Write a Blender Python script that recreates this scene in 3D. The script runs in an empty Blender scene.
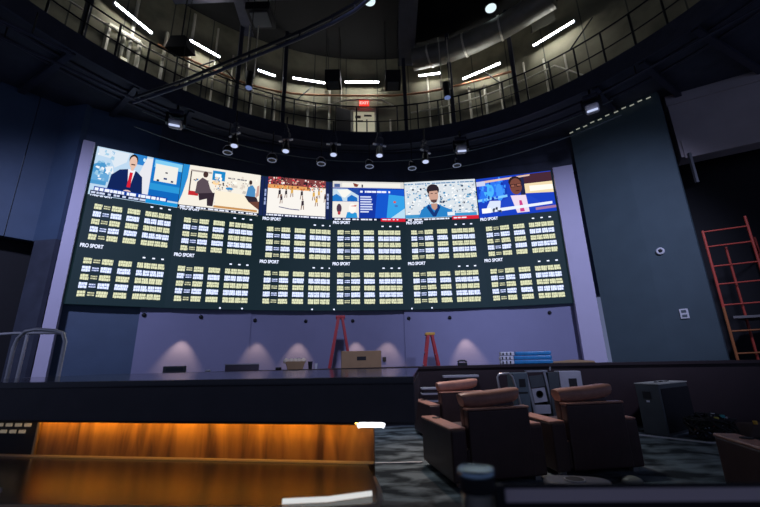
import bpy, math, random
from mathutils import Vector, Matrix
random.seed(7)
PI = math.pi; R_ = math.radians
sc = bpy.context.scene
col = sc.collection
EYE = 1.33

# ------------------------------------------------------------------ materials
MATS = {}
def mat(name, rgb, rough=.6, metal=0., emit=None, estr=0., noise=0., nscale=5., bump=0., spec=.5, trans=0.):
    if name in MATS: return MATS[name]
    m = bpy.data.materials.new(name); m.use_nodes = True
    nt = m.node_tree; b = nt.nodes['Principled BSDF']
    b.inputs['Base Color'].default_value = (*rgb, 1)
    b.inputs['Roughness'].default_value = rough
    b.inputs['Metallic'].default_value = metal
    b.inputs['Specular IOR Level'].default_value = spec
    if emit:
        b.inputs['Emission Color'].default_value = (*emit, 1)
        b.inputs['Emission Strength'].default_value = estr
    tc = nt.nodes.new('ShaderNodeTexCoord')
    nz = nt.nodes.new('ShaderNodeTexNoise'); nz.inputs['Scale'].default_value = nscale
    nz.inputs['Detail'].default_value = 5
    nt.links.new(tc.outputs['Object'], nz.inputs['Vector'])
    if noise > 0:
        mx = nt.nodes.new('ShaderNodeMix'); mx.data_type = 'RGBA'
        lo = [c*(1-noise) for c in rgb]; hi = [min(1, c*(1+noise)) for c in rgb]
        mx.inputs[6].default_value = (*lo, 1); mx.inputs[7].default_value = (*hi, 1)
        nt.links.new(nz.outputs['Fac'], mx.inputs[0]); nt.links.new(mx.outputs[2], b.inputs['Base Color'])
    if bump > 0:
        bp = nt.nodes.new('ShaderNodeBump'); bp.inputs['Strength'].default_value = bump
        bp.inputs['Distance'].default_value = .02
        nt.links.new(nz.outputs['Fac'], bp.inputs['Height']); nt.links.new(bp.outputs[0], b.inputs['Normal'])
    MATS[name] = m; return m

def glow(name, rgb, s=1.):
    if name in MATS: return MATS[name]
    return mat(name, (0, 0, 0), .8, spec=.0, emit=rgb, estr=s)

def srgb(r, g, b):
    f = lambda c: (c/255/12.92) if c/255 <= .04045 else ((c/255+.055)/1.055)**2.4
    return (f(r), f(g), f(b))

M_black = mat('matte_black', (.006, .006, .008), .7, noise=.3)
M_soffit = mat('black_fabric', (.045, .052, .075), .75, noise=.5, nscale=3, bump=.3)
M_steelblk = mat('black_steel', (.012, .012, .014), .45, metal=.2, noise=.3)
M_truss = mat('dark_blue_steel', (.05, .054, .08), .4, metal=.3, noise=.3)
M_roof = mat('dark_roof', (.009, .009, .009), .9, noise=.5, nscale=2)
M_navy = mat('navy_panel', (.062, .10, .165), .5, noise=.18, nscale=2.5)
M_slate = mat('slate_blue_panel', (.062, .098, .112), .6, noise=.16, nscale=2.5)
M_lav = mat('lavender_paint', (.25, .25, .38), .7, noise=.08, nscale=2)
M_fin = mat('pale_lavender_paint', (.56, .52, .66), .6, noise=.06, nscale=2)
M_bulk = mat('grey_plaster', (.55, .48, .47), .9, noise=.2, nscale=1.5)
M_chrome = mat('chrome', (.8, .78, .78), .35, metal=.55)
M_alu = mat('brushed_aluminium', (.6, .6, .6), .35, metal=.9)
M_white = mat('white_plastic', (.7, .7, .72), .5)
M_red = mat('red_fibreglass', (.5, .03, .035), .5, noise=.1)
M_redsteel = mat('red_painted_steel', (.55, .07, .04), .5, noise=.2)
M_orangesteel = mat('orange_painted_steel', (.42, .14, .04), .5, noise=.2)
M_yellow = mat('yellow_plastic', (.75, .42, .05), .5)
M_card = mat('cardboard', (.38, .24, .12), .9, noise=.15)
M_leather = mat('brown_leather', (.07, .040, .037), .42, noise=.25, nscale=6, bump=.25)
M_leatherLit = mat('tan_leather_lit', (.50, .25, .18), .38, noise=.35, nscale=9, bump=.35)  # tan made lighter, painting the warm light on pillow and chair tops
M_brown = mat('dark_brown_laminate', (.022, .012, .013), .45, noise=.25)
M_ctop = mat('black_counter_stone', (.012, .012, .016), .12, noise=.2)
M_fascia = mat('black_fascia_laminate', (.05, .045, .05), .5, noise=.3)
M_conc = mat('conduit_grey', (.72, .68, .55), .5, metal=.3)
M_copper = mat('orange_pipe', (.7, .32, .16), .45, noise=.2)
M_blue = mat('blue_plastic_wrap', (.03, .24, .5), .25, noise=.5, nscale=14)
M_greyeq = mat('grey_green_panel', (.10, .13, .14), .5, noise=.2)
M_greyeq2 = mat('light_grey_panel', (.42, .41, .43), .5, noise=.2)
M_spk = mat('charcoal_cabinet', (.06, .07, .072), .55, noise=.3)
M_brass = mat('brass_edge', (.5, .38, .2), .3, metal=.8)
M_desk = mat('bronze_desk_laminate', (.065, .066, .050), .24, spec=.5, noise=.25, nscale=3)
M_ink = mat('ink_black', (.01, .01, .01), .6)
M_board = mat('led_board_black', (.004, .012, .014), .6, emit=srgb(20, 36, 42), estr=.9, spec=.2)

def wood_mat():
    m = bpy.data.materials.new('amber_wood_veneer'); m.use_nodes = True; nt = m.node_tree
    b = nt.nodes['Principled BSDF']; b.inputs['Roughness'].default_value = .38
    tc = nt.nodes.new('ShaderNodeTexCoord'); mp = nt.nodes.new('ShaderNodeMapping')
    mp.inputs['Scale'].default_value = (5, 5, .7)
    nz = nt.nodes.new('ShaderNodeTexNoise'); nz.inputs['Scale'].default_value = 1.6; nz.inputs['Detail'].default_value = 7
    nz.inputs['Distortion'].default_value = .8
    cr = nt.nodes.new('ShaderNodeValToRGB')
    cr.color_ramp.elements[0].position = .36; cr.color_ramp.elements[0].color = (.055, .022, .008, 1)
    cr.color_ramp.elements[1].position = .66; cr.color_ramp.elements[1].color = (.34, .17, .045, 1)
    nt.links.new(tc.outputs['Object'], mp.inputs[0]); nt.links.new(mp.outputs[0], nz.inputs['Vector'])
    nt.links.new(nz.outputs['Fac'], cr.inputs[0]); nt.links.new(cr.outputs[0], b.inputs['Base Color'])
    return m
M_wood = wood_mat()

def carpet_mat():
    m = bpy.data.materials.new('wavy_carpet'); m.use_nodes = True; nt = m.node_tree
    b = nt.nodes['Principled BSDF']; b.inputs['Roughness'].default_value = .95
    b.inputs['Specular IOR Level'].default_value = .1
    tc = nt.nodes.new('ShaderNodeTexCoord'); mp = nt.nodes.new('ShaderNodeMapping')
    mp.inputs['Scale'].default_value = (1.3, 2.2, 1); mp.inputs['Rotation'].default_value = (0, 0, R_(24))
    nz = nt.nodes.new('ShaderNodeTexNoise'); nz.inputs['Scale'].default_value = 1.7; nz.inputs['Detail'].default_value = 4
    nz.inputs['Distortion'].default_value = .35
    cr = nt.nodes.new('ShaderNodeValToRGB')
    cr.color_ramp.elements[0].position = .40; cr.color_ramp.elements[0].color = (.03, .038, .044, 1)
    cr.color_ramp.elements[1].position = .62; cr.color_ramp.elements[1].color = (.20, .245, .265, 1)
    n2 = nt.nodes.new('ShaderNodeTexNoise'); n2.inputs['Scale'].default_value = 120
    bp = nt.nodes.new('ShaderNodeBump'); bp.inputs['Strength'].default_value = .5; bp.inputs['Distance'].default_value = .01
    nt.links.new(tc.outputs['Object'], mp.inputs[0]); nt.links.new(mp.outputs[0], nz.inputs['Vector'])
    nt.links.new(tc.outputs['Object'], n2.inputs['Vector'])
    nt.links.new(n2.outputs['Fac'], bp.inputs['Height']); nt.links.new(bp.outputs[0], b.inputs['Normal'])
    nt.links.new(nz.outputs['Fac'], cr.inputs[0]); nt.links.new(cr.outputs[0], b.inputs['Base Color'])
    return m
M_carpet = carpet_mat()

def drum_mat():
    # olive grey concrete with vertical panel joints running round the drum
    m = bpy.data.materials.new('olive_concrete_panels'); m.use_nodes = True; nt = m.node_tree
    b = nt.nodes['Principled BSDF']; b.inputs['Roughness'].default_value = .9
    tc = nt.nodes.new('ShaderNodeTexCoord'); sx = nt.nodes.new('ShaderNodeSeparateXYZ')
    nt.links.new(tc.outputs['Object'], sx.inputs[0])
    at = nt.nodes.new('ShaderNodeMath'); at.operation = 'ARCTAN2'
    nt.links.new(sx.outputs['X'], at.inputs[0]); nt.links.new(sx.outputs['Y'], at.inputs[1])
    mu = nt.nodes.new('ShaderNodeMath'); mu.operation = 'MULTIPLY'; mu.inputs[1].default_value = 7.5
    fr = nt.nodes.new('ShaderNodeMath'); fr.operation = 'FRACT'
    gt = nt.nodes.new('ShaderNodeMath'); gt.operation = 'GREATER_THAN'; gt.inputs[1].default_value = .03
    nt.links.new(at.outputs[0], mu.inputs[0]); nt.links.new(mu.outputs[0], fr.inputs[0]); nt.links.new(fr.outputs[0], gt.inputs[0])
    nz = nt.nodes.new('ShaderNodeTexNoise'); nz.inputs['Scale'].default_value = 1.3; nz.inputs['Detail'].default_value = 8
    nt.links.new(tc.outputs['Object'], nz.inputs['Vector'])
    cr = nt.nodes.new('ShaderNodeValToRGB')
    cr.color_ramp.elements[0].position = .3; cr.color_ramp.elements[0].color = (.17, .16, .105, 1)
    cr.color_ramp.elements[1].position = .7; cr.color_ramp.elements[1].color = (.36, .335, .22, 1)
    nt.links.new(nz.outputs['Fac'], cr.inputs[0])
    mx = nt.nodes.new('ShaderNodeMix'); mx.data_type = 'RGBA'; mx.inputs[6].default_value = (.10, .10, .075, 1)
    nt.links.new(gt.outputs[0], mx.inputs[0]); nt.links.new(cr.outputs[0], mx.inputs[7])
    nt.links.new(mx.outputs[2], b.inputs['Base Color'])
    return m
M_drum = drum_mat()

# ------------------------------------------------------------------ mesh helpers
class MB:
    def __init__(s): s.v = []; s.f = []; s.mi = []; s.mats = []; s.smooth = []; s.m = 0; s.sm = False
    def use(s, m):
        if m not in s.mats: s.mats.append(m)
        s.m = s.mats.index(m); return s
    def add(s, vs, fs, smooth=None):
        o = len(s.v); s.v += [tuple(v) for v in vs]
        for f in fs: s.f.append([i+o for i in f]); s.mi.append(s.m); s.smooth.append(s.sm if smooth is None else smooth)
        return s
    def box(s, c, d, rz=0, rx=0, ry=0):
        M = Matrix.Translation(c) @ Matrix.Rotation(rz, 4, 'Z') @ Matrix.Rotation(ry, 4, 'Y') @ Matrix.Rotation(rx, 4, 'X')
        vs = [M @ Vector((x*d[0]/2, y*d[1]/2, z*d[2]/2)) for x in (-1, 1) for y in (-1, 1) for z in (-1, 1)]
        return s.add(vs, [(0,1,3,2),(4,6,7,5),(0,4,5,1),(2,3,7,6),(0,2,6,4),(1,5,7,3)], False)
    def bar(s, p0, p1, w, h):
        p0 = Vector(p0); p1 = Vector(p1); d = p1-p0
        up = Vector((0, 0, 1)) if abs(d.normalized().z) < .95 else Vector((0, 1, 0))
        a = d.cross(up).normalized()*w/2; b = a.cross(d).normalized()*h/2
        vs = [p+sa*a+sb*b for p in (p0, p1) for sa, sb in ((-1,-1),(1,-1),(1,1),(-1,1))]
        return s.add(vs, [(3,2,1,0),(4,5,6,7),(0,1,5,4),(1,2,6,5),(2,3,7,6),(3,0,4,7)], False)
    def tube(s, pts, r, n=8, closed=False):
        pts = [Vector(p) for p in pts]; N = len(pts); rings = []
        rr = r if isinstance(r, (list, tuple)) else [r]*N
        prev = None
        for i, p in enumerate(pts):
            if closed: t = pts[(i+1) % N]-pts[i-1]
            else: t = pts[min(i+1, N-1)]-pts[max(i-1, 0)]
            t.normalize()
            if prev is None:
                u = Vector((0, 0, 1)) if abs(t.z) < .9 else Vector((0, 1, 0))
                a = t.cross(u).normalized()
            else: a = (prev-t*prev.dot(t)).normalized()
            prev = a; b = t.cross(a)
            rings.append([p+rr[i]*(math.cos(k*2*PI/n)*a+math.sin(k*2*PI/n)*b) for k in range(n)])
        vs = [v for g in rings for v in g]; fs = []
        for i in range(N if closed else N-1):
            j = (i+1) % N
            for k in range(n): k2 = (k+1) % n; fs.append((i*n+k, j*n+k, j*n+k2, i*n+k2))
        s.add(vs, fs, True)
        if not closed: s.add(rings[0]+rings[-1], [tuple(range(n)), tuple(range(2*n-1, n-1, -1))], False)
        return s
    def lathe(s, prof, c=(0,0,0), n=20, axis=None):
        # prof: list of (r, h); axis: direction (default +Z)
        ax = Vector(axis).normalized() if axis else Vector((0,0,1))
        u = Vector((0,1,0)) if abs(ax.y) < .9 else Vector((1,0,0))
        a = ax.cross(u).normalized(); b = ax.cross(a); c = Vector(c)
        vs = [c+ax*h+r*(math.cos(k*2*PI/n)*a+math.sin(k*2*PI/n)*b) for r, h in prof for k in range(n)]
        fs = [(i*n+k, i*n+(k+1) % n, (i+1)*n+(k+1) % n, (i+1)*n+k) for i in range(len(prof)-1) for k in range(n)]
        s.add(vs, fs, True); m = len(prof)-1
        s.add(vs[:n]+vs[m*n:], [tuple(range(n-1, -1, -1)), tuple(range(n, 2*n))], False); return s
    def prism(s, poly, z0, z1):
        n = len(poly); vs = [(x, y, z0) for x, y in poly]+[(x, y, z1) for x, y in poly]
        return s.add(vs, [tuple(range(n-1, -1, -1)), tuple(range(n, 2*n))]+[(i, (i+1) % n, n+(i+1) % n, n+i) for i in range(n)], False)
    def extr(s, poly3, off):
        n = len(poly3); off = Vector(off); vs = [Vector(p) for p in poly3]; vs += [v+off for v in vs]
        return s.add(vs, [tuple(range(n-1, -1, -1)), tuple(range(n, 2*n))]+[(i, (i+1) % n, n+(i+1) % n, n+i) for i in range(n)], False)
    def sector(s, C, r0, r1, a0, a1, z0, z1, n=48):
        # solid ring sector, angles clockwise from +Y
        P = lambda r, a, z: (C[0]+r*math.sin(a), C[1]+r*math.cos(a), z)
        vs = []
        for i in range(n+1):
            a = a0+(a1-a0)*i/n; vs += [P(r0,a,z0), P(r1,a,z0), P(r1,a,z1), P(r0,a,z1)]
        fs = []
        for i in range(n):
            for k in range(4): fs.append((4*i+k, 4*i+(k+1) % 4, 4*i+4+(k+1) % 4, 4*i+4+k))
        if abs(a1-a0) < 2*PI-.001: fs += [(3,2,1,0), (4*n, 4*n+1, 4*n+2, 4*n+3)]
        return s.add(vs, fs, False)
    def build(s, name, m=None, parent=None, world=False, bevel=0, seg=2, subsurf=0):
        vs = s.v
        if world and parent: p = parent.location; vs = [(v[0]-p.x, v[1]-p.y, v[2]-p.z) for v in vs]
        me = bpy.data.meshes.new(name); me.from_pydata(vs, [], s.f)
        ms = s.mats if s.mats else [m]
        for q in ms: me.materials.append(q)
        if s.mats:
            for p, i in zip(me.polygons, s.mi): p.material_index = i
        for p, q in zip(me.polygons, s.smooth): p.use_smooth = q
        me.update()
        o = bpy.data.objects.new(name, me); col.objects.link(o)
        if parent: o.parent = parent
        if bevel:
            b = o.modifiers.new('bevel', 'BEVEL'); b.width = bevel; b.segments = seg; b.limit_method = 'ANGLE'; b.angle_limit = R_(40)
            for p in me.polygons: p.use_smooth = True
            w = o.modifiers.new('wn', 'WEIGHTED_NORMAL')
        if subsurf:
            b = o.modifiers.new('sub', 'SUBSURF'); b.levels = subsurf; b.render_levels = subsurf
        return o

def tag(o, label=None, cat=None, group=None, kind=None):
    if label: o['label'] = label
    if cat: o['category'] = cat
    if group: o['group'] = group
    if kind: o['kind'] = kind
    elif cat: o['kind'] = 'thing'
    return o
def thing(name, label, cat, loc=(0,0,0), rz=0, group=None):
    o = bpy.data.objects.new(name, None); o.empty_display_size = .1; col.objects.link(o)
    o.location = loc; o.rotation_euler = (0, 0, rz); return tag(o, label, cat, group)
def struct(name, mb, m=None): return tag(mb.build(name, m), kind='structure')
def copy_tree(o, parent=None):
    c = o.copy(); col.objects.link(c)
    if parent: c.parent = parent
    for ch in list(o.children): copy_tree(ch, c)
    return c
def text_mesh(body, size, ext=.001, align='LEFT'):
    cu = bpy.data.curves.new('t', 'FONT'); cu.body = body; cu.size = size; cu.extrude = ext; cu.align_x = align; cu.offset = .004
    o = bpy.data.objects.new('t', cu); col.objects.link(o)
    dg = bpy.context.evaluated_depsgraph_get(); me = o.evaluated_get(dg).to_mesh()
    v = [tuple(p.co) for p in me.vertices]; f = [tuple(p.vertices) for p in me.polygons]
    o.evaluated_get(dg).to_mesh_clear(); bpy.data.objects.remove(o); bpy.data.curves.remove(cu)
    return v, f

# ------------------------------------------------------------------ layout constants
LC = (1.038, -3.817); LR = 14.642          # arc of the video wall
RC = (.03, 3.0); RR = 7.23                 # ring opening in the ceiling
CZ = 7.83                                  # ceiling height
DR = 8.65                                  # drum wall radius above
def lp(a, z, r=LR): return Vector((LC[0]+r*math.sin(a), LC[1]+r*math.cos(a), z))
def rp(deg, z, r=RR): a = R_(deg); return Vector((RC[0]+r*math.sin(a), RC[1]+r*math.cos(a), z))

# ------------------------------------------------------------------ the setting
b = MB(); b.box((0, 4, -.05), (30, 24, .1)); struct('floor', b, M_carpet)
b = MB(); b.sector(RC, RR, 13.5, -PI, PI, CZ, CZ+.18, 96); struct('ceiling', b, M_soffit)
# fascia below the ring edge, and lining
b = MB(); b.sector(RC, RR-.06, RR, -PI, PI, CZ-.12, CZ+.34, 96); struct('trim_1', b, M_truss)
for i, (r, z) in enumerate(((7.72, 7.80), (8.15, 7.80))):
    b = MB(); b.tube([(RC[0]+r*math.sin(k*2*PI/90), RC[1]+r*math.cos(k*2*PI/90), z) for k in range(90)], .035, 8, True)
    struct('trim_%d' % (i+2), b, M_truss)
for i, (rr_, z) in enumerate(((7.55, 7.35), (7.95, 7.1))):
    b = MB(); b.tube([(RC[0]+rr_*math.sin(R_(a)), RC[1]+rr_*math.cos(R_(a)), z) for a in range(-50, 51, 4)], .016, 6)
    struct('trim_%d' % (i+8), b, M_greyeq)
# drum above
b = MB(); b.sector(RC, DR, DR+.2, -PI, PI, CZ+.18, 12.3, 96); o = struct('wall_upper', b, M_drum)
for v in o.data.vertices: v.co.x -= RC[0]; v.co.y -= RC[1]
o.location = (RC[0], RC[1], 0)
b = MB(); b.prism([(RC[0]+8.7*math.sin(-k*2*PI/48), RC[1]+8.7*math.cos(k*2*PI/48)) for k in range(48)], 12.3, 12.5); struct('ceiling_upper', b, M_roof)
# wall behind the video wall, one panel per seam
def wall_arc(name, a0, a1, z0, z1, m, r=LR+.22, t=.25, n=10):
    b = MB(); b.sector(LC, r, r+t, a0, a1, z0, z1, n); return struct(name, b, m)
wall_arc('wall_back', -.60, -.4915, 0, 2.9, M_navy)
wall_arc('wall_back', -.4915, -.3148, 0, 2.9, M_lav, LR+.16)
wall_arc('wall_back', -.3148, -.0257, 0, 2.9, M_lav, LR+.20)
wall_arc('wall_back', -.0257, .1766, 0, 2.9, M_lav, LR+.12)
wall_arc('wall_back', .1766, .30, 0, 2.9, M_lav, LR+.13)
wall_arc('wall_back', -.614, -.50, 2.9, CZ, M_navy, LR+.12, n=6)
wall_arc('wall_back', -.50, .36, 2.9, 6.6, M_navy, LR+.30, n=30)
wall_arc('wall_back', -.50, .36, 6.6, CZ, M_soffit, LR+.02, t=.6, n=30)
# fins either side of the video wall
def fin(name, a0, a1):
    p0, p1 = lp(a0, 0), lp(a1, 0); n = (Vector((LC[0], LC[1], 0))-(p0+p1)/2); n.normalize()
    q = [p0+n*.16, p1+n*.16, p1-n*.28, p0-n*.28]
    b = MB(); b.prism([(v.x, v.y) for v in q], 0, 6.73); return struct(name, b, M_fin)
fin('trim_4', -.6085, -.5930); fin('trim_5', .2915, .3275)
# left navy panels
def wall_seg(name, A, B, z0, z1, m, t=.2):
    A = Vector((A[0], A[1], 0)); B = Vector((B[0], B[1], 0)); d = (B-A).normalized(); n = Vector((-d.y, d.x, 0))*t
    b = MB(); b.prism([(A.x, A.y), (B.x, B.y), ((B+n).x, (B+n).y), ((A+n).x, (A+n).y)], z0, z1); return struct(name, b, m)
wall_seg('wall_left', (-8.80, 7.29), (-8.36, 7.84), 4.18, CZ, M_navy)
wall_seg('wall_left', (-8.35, 7.855), (-8.05, 8.23), 4.18, CZ, M_navy)
wall_seg('wall_left', (-8.05, 8.23), (-7.42, 8.14), 4.18, CZ, M_navy)
wall_seg('wall_left', (-9.6, 6.29), (-8.81, 7.28), 4.18, CZ, M_navy)
wall_seg('wall_left', (-8.30, 8.75), (-7.45, 8.75), 0, 4.3, M_black)
wall_seg('wall_left', (-10.6, 5.4), (-8.30, 8.75), 0, 4.3, M_black)
wall_seg('wall_left', (-8.0, 8.22), (-7.42, 8.12), 0, 4.18, M_soffit, .1)
wall_seg('wall_left', (-13, 3.5), (-9.6, 6.29), 4.18, CZ, M_navy)
# right slate wall in two facets, dark return behind
wall_seg('wall_right', (5.78, 9.85), (6.57, 8.89), 0, CZ, M_slate)
wall_seg('wall_right', (6.57, 8.89), (7.22, 8.17), 0, CZ, M_slate)
wall_seg('wall_right', (7.24, 8.2), (8.2, 9.3), 0, CZ, M_black)
wall_seg('wall_right', (8.2, 9.8), (12.5, 6.5), 0, CZ, M_black)
# bulkhead on the far right
wall_seg('wall_right', (7.62, 8.42), (9.9, 7.15), 6.05, 7.55, M_bulk, .5)
wall_seg('wall_right', (7.58, 8.40), (9.9, 7.11), 7.55, CZ, M_bulk, .5)
wall_seg('trim_6', (7.66, 8.36), (9.9, 7.11), 6.0, 6.5, M_bulk, .1)
# shallow vertical post below the bulkhead
b = MB(); b.bar((7.72, 8.3, 5.3), (7.72, 8.3, 6.1), .06, .06); struct('trim_7', b, M_alu)

# ------------------------------------------------------------------ video wall
vw = thing('odds_display', 'huge curved bank of screens and glowing odds boards on the far wall', 'screen', tuple(lp(-.15, 2.72)))
BA = [-.5915, -.4565, -.3075, -.1750, -.0155, .1380, .2905]
ZB, ZT = 2.72, 6.73
def facet(k):
    A = lp(BA[k], 0); B = lp(BA[k+1], 0); e = (B-A); w = e.length; e.normalize()
    n = Vector((e.y, -e.x, 0))
    if n.dot(Vector((LC[0], LC[1], 0))-A) < 0: n = -n
    return A, e, n, w
def fpt(k, a, z, off):
    A, e, n, w = facet(k); s = (a-BA[k])/(BA[k+1]-BA[k])*w
    p = A+e*s+n*off; return (p.x, p.y, z)
HOUS = []
for k in range(6):
    b = MB(); a0, a1 = BA[k], BA[k+1]
    q = [fpt(k, a0, 0, 0), fpt(k, a1, 0, 0), fpt(k, a1, 0, -.1), fpt(k, a0, 0, -.1)]
    b.prism([(p[0], p[1]) for p in q], ZB, ZT); HOUS.append(b.build('board_housing', M_board, vw, True))

def sub(o, k): o.parent = HOUS[k]; return o
class Pic:
    """flat picture on facet k between angles a0..a1 and heights z0..z1; u,v in 0..1"""
    def __init__(s, k, a0, a1, z0, z1):
        s.k, s.a0, s.a1, s.z0, s.z1 = k, a0, a1, z0, z1; s.b = MB(); s.off = .004
    def poly(s, rgb, pts, k=1.0):
        nm = 'led_%d_%d_%d' % tuple(rgb); s.b.use(glow(nm, srgb(*rgb), 1.12)); s.off += .0006
        vs = [fpt(s.k, s.a0+(s.a1-s.a0)*u, s.z0+(s.z1-s.z0)*v, s.off) for u, v in pts]
        s.b.add(vs, [tuple(range(len(vs)))], False)
    def rect(s, rgb, u0, v0, u1, v1): s.poly(rgb, [(u0,v0),(u1,v0),(u1,v1),(u0,v1)])
    def ell(s, rgb, u, v, ru, rv, n=14): s.poly(rgb, [(u+ru*math.cos(t*2*PI/n), v+rv*math.sin(t*2*PI/n)) for t in range(n)])
    def specks(s, cols, u0, v0, u1, v1, n, mu=.02, mv=.05):
        off = s.off+.0006
        for i in range(n):
            c = random.choice(cols); s.off = off+.0002*(i % 5)
            u = random.uniform(u0, u1); v = random.uniform(v0, v1); a = random.uniform(.3, 1)*mu; h = random.uniform(.3, 1)*mv
            s.poly(c, [(max(u0,u-a), v-h*.6), (min(u1,u+a*.7), v-h), (min(u1,u+a), v+h*.7), (max(u0,u-a*.4), v+h)])
        s.off = off+.0018
    def ticker(s, v0, v1, u0, u1, n, c=(225,230,245), bg=None):
        if bg: s.rect(bg, u0-.01, v0-.02, u1+.01, v1+.02)
        x = u0; s.off += .0006; o = s.off
        while x < u1:
            w = random.uniform(.02, .07); s.off = o; s.rect(c, x, v0, min(u1, x+w), v1); x += w+random.choice((.006, .012, .03))
    def done(s, nm='video_picture'): return sub(s.b.build(nm, None, vw, True), s.k)

# 1: news presenter
p = Pic(0, -.5895, -.4575, 5.40, 6.72)
p.rect((175,200,222), 0, 0, 1, 1)
p.poly((70,140,190), [(0,.22),(.16,.22),(.17,.55),(.09,.72),(0,.62)]); p.poly((205,215,225), [(.02,.98),(.36,.98),(.34,.78),(.22,.62),(.16,.80),(.03,.82)])
p.poly((95,155,200), [(0,.30),(.18,.30),(.18,.46),(0,.46)]); p.poly((220,222,226), [(.12,.60),(.2,.64),(.22,.5),(.16,.45)])
p.rect((40,120,190), .40, .78, .56, 1); p.poly((214,214,220), [(.52,.14),(.63,.14),(.64,.96),(.56,.96),(.5,.6)])
p.rect((20,110,185), .635, .12, 1, 1); p.rect((120,190,225), .66, .80, 1, .97)
p.specks([(225,230,236),(150,190,215),(120,170,205)], .02, .30, .20, .95, 26, .03, .05); p.rect((222,220,214), .675, .50, .95, .88); p.rect((60,60,70), .80, .70, .83, .73); p.rect((40,60,110), .79, .56, .83, .60); p.rect((60,60,90), .88, .52, .91, .56); p.rect((40,40,60), .71, .50, .74, .54)
p.rect((40,140,200), .64, .30, 1, .44); p.rect((15,95,175), .64, .12, 1, .30)
p.poly((16,34,84), [(.18,.14),(.20,.46),(.28,.60),(.37,.64),(.47,.62),(.54,.52),(.57,.14)])
p.poly((225,225,232), [(.37,.64),(.455,.64),(.42,.28),(.395,.28)]); p.poly((200,30,50), [(.395,.58),(.43,.58),(.425,.26),(.385,.26)])
p.ell((40,32,30), .415, .86, .050, .12); p.ell((214,178,160), .415, .80, .044, .135); p.rect((60,42,38), .395, .74, .44, .765); p.poly((214,178,160), [(.395,.70),(.44,.70),(.43,.62),(.40,.62)])
p.ell((220,190,180), .40, .16, .045, .04); p.ell((190,225,240), .535, .90, .015, .04)
p.ticker(.09, .15, .06, .86, 20, bg=(20,60,150)); p.ticker(.025, .065, .03, .70, 20, (190,200,225), bg=(16,30,60)); p.poly((25,140,205), [(.62,0),(1,0),(1,.08),(.62,.08)])
p.done()
# 2: studio discussion at a long table
p = Pic(1, -.4565, -.3155, 5.42, 6.72)
p.rect((228,222,210), 0, 0, 1, 1)
p.poly((35,130,195), [(0,.12),(.03,.30),(.07,.70),(.08,1),(0,1)]); p.rect((160,150,145), .10, .86, .36, .90); p.rect((70,60,60), .10, .40, .115, .86)
p.rect((25,125,185), .37, .72, .53, .95); p.rect((225,235,240), .40, .80, .48, .88)
p.ticker(.80, .83, .57, .82, 8, (110,110,120)); p.rect((200,190,180), .62, .60, .70, .66); p.ell((40,130,190), .60, .56, .05, .035); p.ell((235,200,150), .42, .66, .05, .05)
p.specks([(50,45,50),(120,110,110),(190,170,150),(60,140,190)], .36, .50, .95, .76, 26, .012, .02)
p.specks([(150,110,80),(70,60,64),(200,120,60),(40,120,180),(90,80,90)], .12, .44, .60, .70, 22, .016, .03); p.specks([(210,200,190),(240,236,226),(190,184,176)], .40, .12, .96, .90, 40, .03, .05); p.rect((180,40,45), .10, .30, .22, .40); p.poly((84,72,80), [(.18,.36),(.19,.62),(.25,.74),(.32,.68),(.36,.50),(.40,.40),(.30,.34)])
p.poly((48,38,48), [(.22,.36),(.42,.42),(.41,.10),(.34,.10),(.33,.26),(.24,.20)]); p.ell((66,46,44), .285, .82, .032, .075); p.rect((230,215,205), .268,.72,.31,.75)
p.poly((232,222,200), [(.42,.48),(.80,.46),(.97,.16),(.44,.12)]); p.rect((185,135,80), .42, .08, .98, .13)
p.poly((70,130,180), [(.82,.44),(.84,.66),(.90,.72),(.94,.62),(.94,.44)]); p.ell((55,40,40), .87, .78, .022, .055); p.poly((44,36,46), [(.80,.44),(.96,.44),(1,.28),(.86,.30)])
p.poly((100,62,52), [(.86,.30),(1,.34),(1,.14)]); p.poly((190,150,140), [(.95,.42),(.99,.48),(.99,.74),(.96,.70)])
p.rect((16,24,50), 0, 0, 1, .06); p.ticker(.012, .045, .02, .98, 18)
p.done()
# divider strips with small block lettering
for k, a0, a1 in ((1, -.3145, -.3080), (2, -.3070, -.3000), (2, -.1835, -.1755), (3, -.1745, -.1690)):
    p = Pic(k, a0, a1, 5.45, 6.70); p.rect((22,34,74), 0, 0, 1, 1)
    if k == 2:
        u = (.15, .6) if a0 < -.25 else (.35, .85)
        p.rect((150,165,205), u[0], .50, u[1], .68); p.rect((150,165,205), u[0], .28, u[1], .46); p.rect((22,34,74), u[0]+.05, .58, u[1]-.12, .61); p.rect((22,34,74), u[0]+.05, .36, u[1]-.12, .39)
    p.done('divider_strip')
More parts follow.
